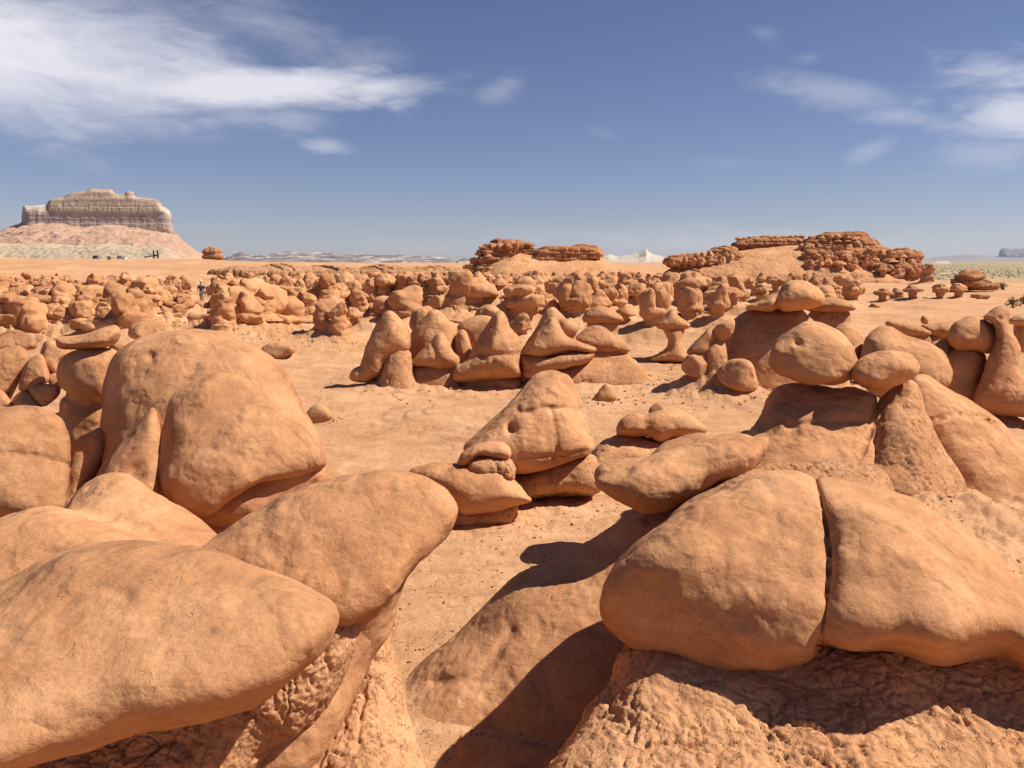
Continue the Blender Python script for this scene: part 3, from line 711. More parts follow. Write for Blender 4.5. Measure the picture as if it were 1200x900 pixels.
    rock('boulder', 'long lumpy boulder lying on a crumbly ridge right of the pyramid-shaped hoodoo', 'boulder', [
        Part('boulder', U([Infl([(722, 500), (731, 488), (748, 484), (765, 492), (775, 510), (755, 512), (726, 512)], 16.7, .55, .3),
                           Infl([(755, 488), (790, 480), (814, 489), (829, 503), (815, 511), (790, 514), (775, 519), (758, 508)], 16.6, .55, .3)], .05), M_cap, d_cap, res=2.2),
        ped(U([Infl([(700, 522), (735, 508), (775, 514), (800, 512), (790, 545), (740, 570), (690, 560)], 16.5, .6, .6)], .1))], 16.6, apron=(1.3, .1))
    rock('pebble', 'small round stone behind the long lumpy boulder', 'stone', [Part('stone', U([Infl([(760, 484), (763, 476), (770, 472), (777, 476), (777, 486)], 18.2, .14, .2)], .1), M_cap, d_cap, res=1.5)], 18.2)
    rock('stone', 'small pointed stone alone on the floor casting a dark shadow', 'stone', [Part('stone', U([Infl([(694, 470), (699, 461), (705, 454), (711, 450), (718, 457), (723, 467), (712, 473)], 22.6, .28, .2)], .1), M_cap, d_cap, res=1.5)], 22.6, apron=(.6, .06))
    # right cluster
    rock('hoodoo', 'wide buttress carrying two balanced boulders, with a crumbly triangular spur on its right', 'hoodoo', [
        Part('body', U([Infl([(866, 520), (888, 492), (904, 462), (925, 452), (1000, 453), (1032, 466), (1044, 500), (1040, 560), (1030, 700), (830, 700), (846, 580)], 11.6, .95, .65, rf=.6, pw=2.8)], .1, lump=.06, lsc=1.1, facets=3, pits=[(945, 475, 14, .06), (930, 505, 10, .05)],
                       grooves=[([(925, 500), (980, 494), (1020, 492)], 4, .04), ([(1030, 470), (1020, 500), (1005, 540)], 4, .09)]), M_cap, d_cap, res=2.4, a=1.6),
        Part('spur', U([Infl([(1012, 540), (1022, 500), (1034, 465), (1060, 446), (1070, 445), (1080, 456), (1090, 490), (1108, 530), (1128, 568), (1132, 605), (1170, 650), (1190, 760), (1000, 760), (990, 600)], 11.2, .75, .6, rf=.6)], .1, lump=.05, lsc=1.4), M_ped, d_rough, res=2.4)], 12.0)
    rock('balanced_boulder', 'large faceted boulder balanced on the wide buttress', 'boulder', [
        Part('boulder', U([Infl([(901, 424), (906, 405), (918, 394), (930, 386), (945, 379), (962, 380), (980, 388), (996, 402), (1003, 418), (1003, 433), (994, 446), (977, 452), (955, 451), (930, 444), (908, 436)], 12.1, .7, .35, rf=.65, pw=2.6)], .1, facets=4, lump=.045, lsc=1.3, pits=[(935, 402, 4, .06)]), M_cap, d_cap, res=2.2)], 12.1)
    rock('balanced_boulder', 'darker oval boulder perched on the tip of the crumbly spur', 'boulder', [
        Part('boulder', U([Infl([(998, 440), (1003, 425), (1020, 415), (1045, 411), (1065, 416), (1077, 429), (1070, 443), (1050, 452), (1030, 458), (1010, 453)], 11.75, .5, .1)], .1), M_cap, d_cap, res=2.2)], 11.75)
    rock('boulder', 'long smooth sunlit boulder sloping down to the right edge, right of the crumbly spur', 'boulder', [
        Part('boulder', U([Infl([(1062, 475), (1067, 443), (1085, 438), (1112, 454), (1140, 471), (1168, 490), (1200, 522), (1270, 580), (1280, 700), (1150, 690), (1112, 650), (1085, 570), (1070, 510)], 12.7, 1.1, .55, rf=.75)], .12, facets=2, fr=(.78, .95), lump=.05, lsc=.9,
                       grooves=[([(1076, 500), (1090, 495), (1118, 487), (1145, 490), (1165, 499)], 2.0, .09), ([(1120, 560), (1150, 575), (1200, 580)], 10, .03)]), M_cap, d_cap)], 12.8, apron=(2.6, .5))
    rock('hoodoo', 'tall domed hoodoo under a beak-shaped cap, behind the balanced boulders', 'hoodoo', [
        Part('body', U([Infl([(842, 440), (848, 398), (862, 372), (890, 360), (935, 360), (948, 371), (965, 385), (985, 402), (1000, 530), (850, 530), (843, 480)], 25.2, 1.7, .3, rf=.7)], .1, facets=2), M_cap, d_cap, res=2.2),
        cap(U([Infl([(860, 361), (885, 354), (903, 345), (914, 333), (930, 327), (950, 331), (966, 345), (962, 357), (935, 364), (900, 365)], 25.0, 1.25, .2)], .1, grooves=[([(912, 365), (910, 350), (918, 338)], 4, .1)]), res=2.0)], 25.1, apron=(1.8, .2))
    pile = [([(839, 438), (845, 429), (856, 422), (878, 423), (886, 440), (888, 456), (870, 459), (848, 451)], 23.3, 'shadowed square block with one sunlit corner at the foot of the domed hoodoo'),
            ([(804, 413), (822, 393), (836, 382), (839, 400), (833, 412), (818, 415)], 24.2, 'tilted grey-brown slab topping the small pile left of the domed hoodoo'),
            ([(799, 432), (807, 416), (830, 413), (834, 438), (815, 443)], 24.0, 'dark rounded block under the tilted grey-brown slab'),
            ([(832, 396), (842, 380), (860, 374), (858, 392), (845, 400)], 24.1, 'small block wedged against the shoulder of the domed hoodoo'),
            ([(831, 442), (829, 405), (848, 398), (852, 430), (840, 446)], 24.0, 'upright dark block between the tilted slab and the domed hoodoo')]
    for pts, D, lab in pile:
        rock('block', lab, 'rock block', [Part('block', U([Infl(pts, D, .5 * (max(p[0] for p in pts) - min(p[0] for p in pts)) * D / FPX, .1, pw=3.2, rf=.6)], .1, facets=5, fr=(.58, .82), fk=.05), M_cap, d_cap, res=2.0)], D, apron=(1.1, .25))
    rock('boulder', 'lit shoulder of rock between the faceted balanced boulder and the mushroom slab behind', 'boulder', [
        Part('boulder', U([Infl([(970, 440), (975, 392), (988, 379), (1002, 381), (1013, 398), (1012, 440)], 18, .7, .3)], .1), M_cap, d_cap)], 18, apron=(1.3, .8))
    rock('boulder', 'smooth sunlit boulder with a long right flank behind the darker oval boulder', 'boulder', [
        Part('boulder', U([Infl([(1008, 450), (1011, 402), (1024, 386), (1040, 381), (1060, 391), (1090, 401), (1112, 420), (1110, 455), (1040, 470)], 17, .8, .3)], .1), M_cap, d_cap)], 17, apron=(1.7, .45))
    rock('boulder', 'round boulder lying in the shadow of the ball-topped hoodoo', 'boulder', [
        Part('boulder', U([Infl([(1072, 440), (1079, 411), (1098, 400), (1116, 400), (1122, 430), (1112, 452), (1090, 455)], 19.4, .6, .2)], .1), M_cap, d_cap)], 19.4, apron=(1.0, .3))
    rock('hoodoo', 'stubby hoodoo with a big round ball of rock for a head, near the right edge', 'hoodoo', [
        cap(U([Infl([(1111, 396), (1116, 380), (1128, 372), (1146, 370), (1162, 378), (1171, 394), (1168, 408), (1158, 415), (1140, 411), (1120, 408)], 19.0, .62, .1)], .1), res=2.0),
        ped(U([Infl([(1100, 462), (1108, 437), (1110, 415), (1128, 406), (1150, 412), (1156, 424), (1153, 448), (1162, 475), (1095, 478)], 19.1, .55, .1)], .1), a=.6, res=2.2)], 19.0, apron=(1.2, .25))
    rock('hoodoo', 'slender duck-necked hoodoo right beside the ball-topped one', 'hoodoo', [
        Part('body', U([Infl([(1150, 373), (1160, 363), (1174, 358), (1184, 364), (1184, 380), (1190, 394), (1197, 410), (1194, 430), (1206, 445), (1240, 456), (1240, 490), (1145, 480), (1149, 445), (1156, 420), (1166, 400), (1163, 382)], 18.6, .55, .1)], .1, pits=[(1172, 373, 3, .05)]), M_cap, d_cap, res=2.0)], 18.6, apron=(1.4, .25))
    for pts, st, D, lab in [([(944, 361), (958, 353), (975, 348), (995, 353), (1004, 361), (995, 365), (960, 365)], [(952, 362), (992, 362), (996, 385), (1000, 400), (945, 400)], 27, 'wide mushroom slab on a dark stem just right of the beak-capped hoodoo'),
                            ([(1037, 380), (1045, 375), (1065, 376), (1085, 385), (1092, 391), (1080, 394), (1055, 392)], [(1060, 388), (1085, 388), (1090, 408), (1055, 408)], 25, 'flat-capped rock with a tiny stone on it, behind the smooth sunlit boulder'),
                            ([(1078, 384), (1085, 379), (1110, 379), (1125, 385), (1122, 393), (1095, 394)], [(1084, 390), (1120, 390), (1122, 408), (1082, 408)], 25.5, 'flat cap half hidden behind the ball-topped hoodoo'),
                            ([(1182, 375), (1190, 369), (1210, 367), (1245, 370), (1245, 381), (1210, 382), (1186, 380)], [(1192, 378), (1240, 378), (1240, 412), (1194, 410)], 23.5, 'broad slab cut off by the right edge behind the duck-necked hoodoo'),
                            ([(769, 381), (780, 370), (786, 362), (792, 363), (795, 370), (809, 380), (805, 385), (788, 387), (773, 385)], [(777, 383), (802, 383), (800, 398), (806, 412), (824, 424), (755, 424), (778, 410), (782, 398)], 32, 'pointed mushroom hoodoo on a dark pinched stem in the sandy opening'),
                            ([(682, 374), (688, 364), (701, 358), (714, 361), (731, 373), (727, 378), (705, 379), (687, 378)], [(689, 376), (724, 376), (724, 392), (732, 405), (682, 405), (690, 392)], 33, 'wide flat mushroom cap behind the tent-shaped hoodoo')]:
        rock('hoodoo', lab, 'hoodoo', [cap(U([Infl(pts, D, .42 * (max(p[0] for p in pts) - min(p[0] for p in pts)) * D / FPX, .15)], .1), res=1.8),
                                       ped(U([Infl(st, D + .1, .3 * (max(p[0] for p in st) - min(p[0] for p in st)) * D / FPX, .1)], .1), name='stem', res=1.8)], D, apron=(1.3, .12))
    rock('pebble', 'tiny stone standing on the flat-capped rock near the ball-topped hoodoo', 'stone', [Part('stone', U([Infl([(1079, 378), (1080, 371), (1085, 369), (1088, 374), (1087, 380)], 25, .12, .1)], .1), M_cap, d_cap, res=1.2)], 25)
    # the row of hooded hoodoos across the middle
    rock('hoodoo', 'hooded hoodoo with a nose-like knob at its foot, leftmost in the row across the middle', 'hoodoo', [
        cap(U([Infl([(421, 440), (426, 415), (432, 398), (441, 380), (448, 368), (455, 363), (463, 366), (475, 380), (481, 395), (480, 408), (470, 416), (456, 426), (446, 440), (434, 444)], 25.4, .75, .1), Infl([(409, 442), (413, 434), (422, 430), (434, 436), (437, 446), (425, 449), (412, 447)], 25.2, .4, 0)], .08,
              pits=[(465, 384, 2, .06)]), res=1.8),
        ped(U([Infl([(436, 462), (444, 445), (452, 420), (468, 408), (482, 414), (485, 440), (490, 470), (420, 470)], 25.0, .7, .2)], .1), name='skirt', res=2)], 25.2, apron=(1.7, .2))
    rock('hoodoo', 'squat pointed-headed hoodoo with a crumbly skirt, second from left in the middle row', 'hoodoo', [
        cap(U([Infl([(482, 428), (490, 415), (503, 402), (512, 391), (521, 392), (530, 410), (539, 421), (536, 430), (520, 434), (498, 430)], 25.2, .65, .1)], .1, grooves=[([(508, 405), (512, 418), (520, 430)], 3, .05)]), res=1.8),
        ped(U([Infl([(478, 445), (484, 428), (510, 424), (538, 426), (537, 442), (535, 468), (478, 468)], 25.3, .6, .2)], .1), name='skirt', res=2)], 25.2, apron=(1.5, .15))
    rock('boulder', 'double-humped dark-sided boulder behind the pointed-headed squat hoodoo', 'boulder', [
        Part('boulder', U([Infl([(476, 425), (480, 400), (486, 384), (496, 371), (506, 363), (516, 365), (526, 376), (536, 386), (535, 410), (532, 430)], 27.0, .9, .1), Infl([(480, 382), (484, 366), (492, 361), (502, 364), (500, 380), (490, 392)], 28, .5, .1)], .06), M_cap, d_cap, res=2)], 27, apron=(1.2, .2))
    rock('stone', 'slim upright stone between the pointed-headed hoodoo and the layered cone', 'stone', [
        Part('stone', U([Infl([(533, 400), (537, 389), (544, 387), (551, 400), (553, 412), (548, 428), (538, 425)], 26.4, .3, .1)], .1), M_cap, d_cap, res=1.8)], 26.4, apron=(.8, .2))
    rock('boulder', 'smooth round-shouldered boulder behind the slim upright stone', 'boulder', [
        Part('boulder', U([Infl([(536, 384), (550, 373), (572, 370), (580, 380), (565, 402), (553, 410), (543, 398)], 28.5, .7, .1)], .1), M_cap, d_cap, res=2)], 28.5, apron=(1.1, .3))
    rock('boulder', 'pair of small rounded tops just left of the layered cone peak', 'boulder', [
        Part('boulder', U([Infl([(556, 372), (560, 362), (570, 357), (582, 360), (588, 370), (575, 382), (560, 380)], 31, .7, .1), Infl([(566, 364), (572, 358), (584, 362), (580, 372)], 30.7, .5, .1)], .03), M_cap, d_cap, res=2)], 31, apron=(1.2, .4))
    rock('hoodoo', 'cone-shaped hoodoo with layered lower lip over a shadowed base, centre of the middle row', 'hoodoo', [
        cap(U([Infl([(530, 441), (533, 430), (548, 416), (558, 400), (570, 380), (577, 369), (585, 363), (592, 368), (598, 384), (608, 394), (612, 405), (611, 425), (611, 441), (590, 445), (560, 447), (535, 447)], 25.3, .95, .15, rf=.9)], .1,
              grooves=[([(540, 424), (565, 414), (590, 416), (612, 414)], 3, .07), ([(585, 372), (580, 395), (575, 412)], 5, -.05), ([(577, 416), (578, 445)], 1.5, .04)], pits=[(566, 417, 5, .08)]), res=1.8),
        ped(U([Infl([(536, 446), (560, 440), (606, 440), (612, 455), (614, 468), (536, 468)], 25.7, .75, .2, rf=.6)], .1), res=1.8)], 25.3, apron=(1.7, .15))
    rock('hoodoo', 'tent-shaped hoodoo with a pointed right brim over a second layer, right of the layered cone', 'hoodoo', [
        cap(U([Infl([(612, 414), (625, 395), (638, 381), (646, 371), (654, 378), (663, 392), (680, 401), (698, 409), (690, 414), (664, 412), (640, 418), (620, 418)], 25.4, .85, .15)], .1), res=1.8),
        Part('lower_layer', U([Infl([(610, 432), (612, 417), (640, 416), (670, 411), (696, 411), (692, 424), (668, 431), (645, 436), (628, 445), (612, 443)], 25.5, .85, .15)], .1), M_cap, d_cap, res=1.8, a=1.8),
        ped(U([Infl([(618, 440), (660, 428), (700, 420), (740, 420), (760, 440), (775, 462), (640, 472)], 26.0, .9, .3)], .1), name='skirt', res=2)], 25.5, apron=(2.2, .2))
    rock('hoodoo', 'taller peaked hoodoo with a dark left face directly behind the tent-shaped one', 'hoodoo', [
        cap(U([Infl([(616, 410), (626, 388), (636, 371), (646, 360), (656, 366), (665, 374), (678, 382), (673, 394), (655, 410)], 27.0, .8, .1), Infl([(654, 392), (656, 374), (668, 374), (679, 383), (672, 394)], 26.5, .4, .1)], .05), res=1.8),
        ped(U([Infl([(618, 400), (670, 390), (675, 430), (615, 430)], 27.2, .7, .1)], .1), res=2.4)], 27.0, apron=(1.2, .2))
    rock('hoodoo', 'low rounded hoodoo with a cracked flank at the right end of the middle row', 'hoodoo', [
        cap(U([Infl([(672, 397), (688, 385), (702, 382), (718, 390), (734, 403), (739, 409), (732, 414), (705, 416), (685, 412)], 27.6, .7, .3)], .1), res=1.8),
        ped(U([Infl([(678, 408), (705, 404), (732, 410), (748, 432), (755, 445), (670, 440)], 27.6, .75, .4)], .1), name='skirt', res=2)], 27.6, apron=(1.6, .25))

APRONS += [(6.0, 10.2, 2.6, .75), (4.6, 8.2, 1.5, .75), (4.2, 10.0, 1.6, .5)]
near_rocks()

# ================================================================== TERRAIN SHEET
def build_ground():
    ang = np.concatenate([np.linspace(-180, -46, 40, endpoint=False), np.linspace(-46, 46, 1100, endpoint=False), np.linspace(46, 180, 40)])
    rad = np.concatenate([[0.4, 1.5, 3.0, 4.0], np.geomspace(4.6, 200, 620), np.geomspace(206, 40000, 90)])
    A, Rr = np.meshgrid(np.radians(ang), rad, indexing='ij')
    x = (np.sin(A) * Rr).ravel(); y = (np.cos(A) * Rr).ravel()
    z = np.empty_like(x)
    st = len(rad) * 12
    for i in range(0, len(x), st): z[i:i + st] = terrain(x[i:i + st].copy(), y[i:i + st].copy())
    na, nr = len(ang), len(rad)
    ii = np.arange(na * nr).reshape(na, nr)
    Q = np.stack([ii[:-1, :-1], ii[:-1, 1:], ii[1:, 1:], ii[1:, :-1]], -1).reshape(-1, 4)[:, ::-1]
    o = link(bpy.data.objects.new("ground", to_mesh("ground", np.stack([x, y, z], 1), Q, M_ground))); o['kind'] = 'structure'

# ================================================================== FAR ROCK: butte, mesas, badlands
MESA_F = []
def mesa_hit(u, v, D0):
    """depth at which the sight line through u,v first meets a mesa"""
    t = np.arange(108, 172, .25); P = np.array([at(u, v, x) for x in t]); m = np.min([f(P) for f in MESA_F], 0)
    b = np.nonzero(m < 0)[0]; return t[b[0]] if len(b) else D0
def far_parts():
    # the butte on the left skyline, nearly two kilometres off
    D = 1800.0; px = D / FPX
    hz = lambda v: CAM_H + (306 - v) * px * 1.0
    m_cliff = strata_mat("butte_cliff", [(0, (.40, .275, .21)), (.3, (.43, .31, .24)), (.5, (.47, .36, .27)), (.6, (.62, .50, .37)), (.7, (.50, .39, .29)), (.8, (.62, .50, .37)), (1, (.56, .43, .31))], .012, ((.25, .175, .145), .7), .5, hz(272), hz(240))
    m_cap = strata_mat("butte_cap", [(0, (.50, .38, .26)), (.2, (.30, .20, .14)), (.32, (.50, .36, .23)), (.48, (.30, .19, .125)), (.6, (.52, .36, .22)), (.8, (.34, .215, .135)), (1, (.46, .275, .16))], .02, ((.24, .16, .13), .45), .5, hz(246), hz(222))
    m_tal = strata_mat("butte_talus", [(0, (.47, .29, .185)), (.4, (.43, .26, .165)), (.7, (.48, .295, .185)), (1, (.45, .27, .17))], .01, ((.38, .22, .16), .4), .9, hz(305), hz(258))
    m_pale = strata_mat("butte_pale_base", [(0, (.46, .33, .205)), (.4, (.40, .295, .19)), (.7, (.47, .34, .21)), (1, (.49, .325, .20))], .02, ((.33, .285, .21), .5), .8, hz(306), hz(287))
    root = empty("butte", at(115, 306, D)); root.location.z = 0
    tag(root, "big flat-topped butte with grey cliffs above pinkish slopes, far off on the left skyline", "butte")
    org = np.array(root.location)
    def bp(name, pts, mat, D_, H, gv, disp, **k):
        f = U([Infl(pts, D_, H, gv, pw=k.pop('pw', 2.4), rf=k.pop('rf', .9), sm=k.pop('sm', 3))], .1, lump=0)
        child(name, net_mesh(name, f, mat, D_, 0.9, 1, disp, 1.0, org, **k), root)
    bp('cliff', [(26, 268), (27, 243), (33, 242), (45, 241), (57, 240), (60, 238), (100, 238), (150, 238), (190, 242), (200, 251), (201, 262), (202, 285), (150, 285), (90, 285), (27, 285)], m_cliff, D, 130, .1, d_strata, bh=9, fl=11, a=.7, sm=2, rf=.35, pw=4)
    bp('cap', [(54, 246), (57, 236), (62, 233), (75, 231), (82, 227), (100, 224), (107, 221), (120, 222), (131, 222), (134, 227), (146, 228), (148, 225), (156, 225), (159, 231), (184, 234), (190, 242), (196, 247), (190, 253), (60, 251)], m_cap, D - 8, 120, .2, d_strata, bh=7, fl=8, a=.75, sm=2, rf=.35, pw=4)
    bp('talus', [(-120, 330), (-60, 294), (-10, 276), (26, 263), (60, 258), (95, 262), (130, 261), (165, 266), (203, 276), (217, 288), (240, 304), (252, 330)], m_tal, D - 60, 260, 1.4, d_strata, bh=5, fl=60, a=.8)
    bp('pale_base', [(-120, 330), (-110, 288), (-40, 286), (30, 287), (55, 286), (90, 289), (120, 287), (150, 289), (165, 292), (192, 291), (203, 298), (214, 306), (225, 330)], m_pale, D - 330, 120, .8, d_strata, bh=6, fl=30, a=.8)
    # hills: real rolling strips with crest heights taken from the skyline
    def hills(name, prof, D0, D1, mat, seed, amp=.25, sc=None, nu=200, nv=40, base=-6):
        us = np.linspace(prof[0][0], prof[-1][0], nu); cr = np.interp(us, [p[0] for p in prof], [p[1] for p in prof])
        t = np.linspace(0, 1, nv); Uu, Tt = np.meshgrid(us, t, indexing='ij')
        Dm = D0 + (D1 - D0) * Tt
        x = (Uu - 600) / FPX * Dm; y = Dm
        hc = CAM_H + (305.5 - cr)[:, None] * Dm / FPX
        env = np.where(Tt < .55, sstep(0, .55, Tt), 1 - sstep(.7, 1.0, Tt))
        Pq = P2(x.ravel(), y.ravel()); s_ = sc or 6.0 / (D1 - D0)
        n_ = (fbm(Pq, s_, 5, seed, .55)).reshape(x.shape); rg = (ridged(Pq, s_ * 1.7, 4, seed + 7) - .9).reshape(x.shape)
        z = base + (hc - base) * env * (1 + amp * (.6 * n_ + .35 * rg) * (1 - env * .45))
        ii = np.arange(nu * nv).reshape(nu, nv)
        Q = np.stack([ii[:-1, :-1], ii[1:, :-1], ii[1:, 1:], ii[:-1, 1:]], -1).reshape(-1, 4)
        o = link(bpy.data.objects.new(name, to_mesh(name, np.stack([x.ravel(), y.ravel(), z.ravel()], 1), Q, mat))); o['kind'] = 'structure'
        return o
    def badland(name, stops, sc, z=.35):
        m, t, b = new_mat(name); pos = N(t, 'ShaderNodeNewGeometry').outputs['Position']
        f = mth(t, 'ADD', mth(t, 'MULTIPLY', noise(t, mapping(t, pos, (1, .6, 4)), sc, 6, .62, .8), .7), mth(t, 'MULTIPLY', noise(t, mapping(t, pos, (.3, .3, 9)), sc * 2, 4, .6), .3))
        t.links.new(ramp(t, f, stops), b.inputs['Base Color'])
        return m
    m_bad = badland("badland_rock", [(.38, (.12, .10, .095)), (.52, (.21, .17, .155)), (.56, (.40, .345, .30)), (.70, (.50, .43, .36))], .03)
    m_white = badland("white_sand", [(.3, (.30, .235, .17)), (.48, (.44, .36, .275)), (.7, (.52, .44, .35))], .03)
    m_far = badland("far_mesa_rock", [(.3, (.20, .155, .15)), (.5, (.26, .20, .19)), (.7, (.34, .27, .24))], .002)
    hills('badlands', [(256, 310), (270, 302), (286, 297), (300, 300), (320, 299), (345, 297), (360, 298), (390, 298), (420, 299), (445, 300), (470, 299), (500, 301), (528, 303), (545, 312)], 1300, 2100, m_bad, 5, .5, sc=.010, nu=320, nv=60)
    hills('badlands', [(528, 314), (538, 305), (546, 303), (556, 303), (566, 305), (580, 312)], 1200, 1700, m_bad, 8, .4, sc=.012)
    hills('badlands', [(630, 314), (670, 306), (695, 303), (712, 299), (722, 301.5), (735, 300), (747, 298.5), (755, 294), (760, 298), (778, 302.5), (800, 306), (830, 314)], 1500, 2300, m_white, 15, .45, sc=.012, nu=300, nv=70)
    hills('dunes', [(1060, 316), (1080, 310), (1092, 306), (1102, 306), (1112, 310), (1120, 314), (1128, 317)], 950, 1300, m_white, 25, .1, base=-3)
    hills('dunes', [(1118, 317), (1140, 312.5), (1160, 311), (1175, 309.5), (1186, 308.5), (1200, 309.5), (1240, 309), (1300, 312), (1340, 316)], 1000, 1400, m_white, 26, .12, base=-3)
    hills('far_hills', [(1040, 309), (1085, 303), (1100, 300.5), (1125, 299), (1150, 300), (1172, 302), (1200, 302), (1260, 301), (1360, 305)], 7000, 9500, m_far, 30, .25, sc=.0012, base=-8)
    hills('far_hills', [(-260, 312), (-180, 300), (-120, 303), (-80, 308)], 5000, 7000, m_far, 32, .25, sc=.0012, base=-8)
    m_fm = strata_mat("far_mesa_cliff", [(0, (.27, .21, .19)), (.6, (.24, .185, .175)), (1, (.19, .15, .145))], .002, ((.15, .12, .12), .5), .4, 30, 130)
    f = U([Infl([(1168, 309), (1171, 300), (1173, 293), (1178, 291), (1183, 293), (1190, 292.5), (1204, 292), (1290, 293), (1330, 294), (1340, 309)], 9800, 700, .1, sm=2, rf=.6, pw=3)], .1, lump=0)
    o = link(bpy.data.objects.new("far_mesa", net_mesh("far_mesa", f, m_fm, 9800, .8, 1, d_strata, 1.0, (0, 0, 0), bh=30, fl=60)))
    tag(o, "distant hazy blue-grey mesa block on the horizon at the right edge", "mesa")

    # ---- central mesa and right mesa
    def mesa(label, talus, ledges, Dt, Ht, gvt):
        D_ = Dt; root = empty("mesa", at(np.mean([p[0] for p in talus]), max(p[1] for p in talus), D_)); tag(root, label, "mesa"); o_ = np.array(root.location)
        f = U([Infl(talus, D_, Ht, gvt, sm=3)], .1, lump=.02 * 10, lsc=.15)
        MESA_F.append(f)
        child('slope', net_mesh('slope', f, M_talus, D_, 1.2, 1, d_rough, 7.0, o_, a=.75), root)
        for pts, Dl, Hl, bw, bh, a in ledges:
            f = U([Infl(pts, Dl, Hl, .15, sm=2, rf=.4, pw=4)], .1, lump=0)
            MESA_F.append(f); child('ledge', net_mesh('ledge', f, M_ledge, Dl + 2.0, .75, 1, d_block, 1.0, o_, a=a, bw=bw, bh=bh), root)
    mesa("flat-topped sandstone mesa with layered ledges above a smooth sand slope, centre of the skyline",
         [(520, 350), (542, 330), (560, 312), (578, 296), (600, 290), (632, 296), (660, 297), (700, 300), (722, 312), (760, 318), (800, 328), (830, 345), (700, 360), (560, 360)],
         [([(545, 322), (556, 318), (562, 304), (568, 299), (566, 291), (575, 284), (592, 283), (604, 283.5), (611, 284), (612, 288), (604, 294), (598, 306), (585, 314), (572, 320), (555, 326)], 131, 6, 1.4, .5, 1.1),
          ([(598, 292), (612, 287), (621, 287), (632, 294), (634, 300), (620, 302), (602, 300)], 133, 4, 1.2, .45, 1.0),
          ([(628, 300), (634, 294), (648, 291), (668, 291), (700, 292), (701, 302), (672, 306), (645, 305), (626, 304)], 131, 5, 1.6, .5, 1.1)], 134, 16, 1.1)
    mesa("long knobbly mesa of stacked rounded blocks rising to a dark pile at its right end",
         [(760, 345), (790, 312), (830, 302), (860, 292), (900, 286), (945, 284), (990, 286), (1030, 300), (1065, 312), (1085, 330), (1080, 350), (900, 352)],
         [([(782, 312), (786, 304), (805, 301), (830, 297), (850, 293), (866, 297), (866, 309), (840, 310), (826, 318), (800, 316)], 151, 6, 1.2, .7, 1.2),
          ([(860, 290), (866, 283), (890, 280), (920, 280), (938, 281), (940, 286), (905, 288), (880, 289)], 158, 4, 1.3, .8, .9),
          ([(940, 290), (950, 281), (962, 278), (978, 276), (1004, 275), (1014, 277), (1030, 290), (1034, 298), (1000, 300), (950, 298)], 156, 8, 1.1, .6, 1.2),
          ([(938, 312), (944, 300), (952, 294), (990, 292), (1030, 294), (1045, 298), (1062, 297), (1076, 304), (1077, 318), (1060, 320), (1030, 316), (1000, 318), (960, 314)], 151, 8, 1.3, .8, 1.3),
          ([(1024, 324), (1028, 312), (1048, 308), (1066, 312), (1070, 326), (1045, 330)], 147, 5, 1.8, 1.1, 1.0)], 158, 18, .9)
    # broken wall of ledges along the left plateau edge
    f = U([Infl([(245, 326), (262, 316), (300, 313), (340, 312), (380, 314), (420, 316), (450, 313), (490, 315), (540, 317), (548, 330), (500, 334), (430, 333), (350, 332), (280, 329)], 118, 7, .8, sm=3, rf=.7)], .1, lump=0)
    o = link(bpy.data.objects.new("rock_ledge", net_mesh("rock_ledge", f, M_ledge_pale, 118, .8, 1, d_block, 1.0, (0, 0, 0), a=1.0, bw=1.3, bh=.8, lay=.5)))
    tag(o, "low broken cliff of square sandstone blocks along the plateau edge, left of centre", "rock ledge")
    f = U([Infl([(1116, 331), (1119, 327), (1126, 325), (1134, 321), (1145, 320), (1150, 328), (1160, 332), (1170, 335), (1160, 339), (1125, 337)], 105, 3, .4, sm=2)], .1, lump=0)
    o = link(bpy.data.objects.new("rock_outcrop", net_mesh("rock_outcrop", f, M_ledge, 105, .8, 1, d_block, 1.0, (0, 0, 0), a=1.0, bw=1.5, bh=.7)))
    tag(o, "low dark red ledge outcrop before the sage plain on the right", "outcrop")
    f = U([Infl([(238, 307), (240, 300), (239, 296), (242, 292), (250, 291.5), (258, 293), (257, 297), (260, 300), (257, 307)], 172, 1.3, .1, sm=2)], .1, lump=0)
    o = link(bpy.data.objects.new("rock_stack", net_mesh("rock_stack", f, M_ledge, 172, .6, 1, d_block, 1.0, (0, 0, 0), a=.9, bw=1.0, bh=.55)))
    tag(o, "squat layered rock stack standing alone on the plateau rim right of the butte", "rock stack")
M_ledge_pale = rock_mat("ledge_sandstone_pale", (.37, .17, .072), (.47, .24, .118), (.54, .295, .15), kind='rough', space='World', ps=.3, bedk=.6)
far_parts()

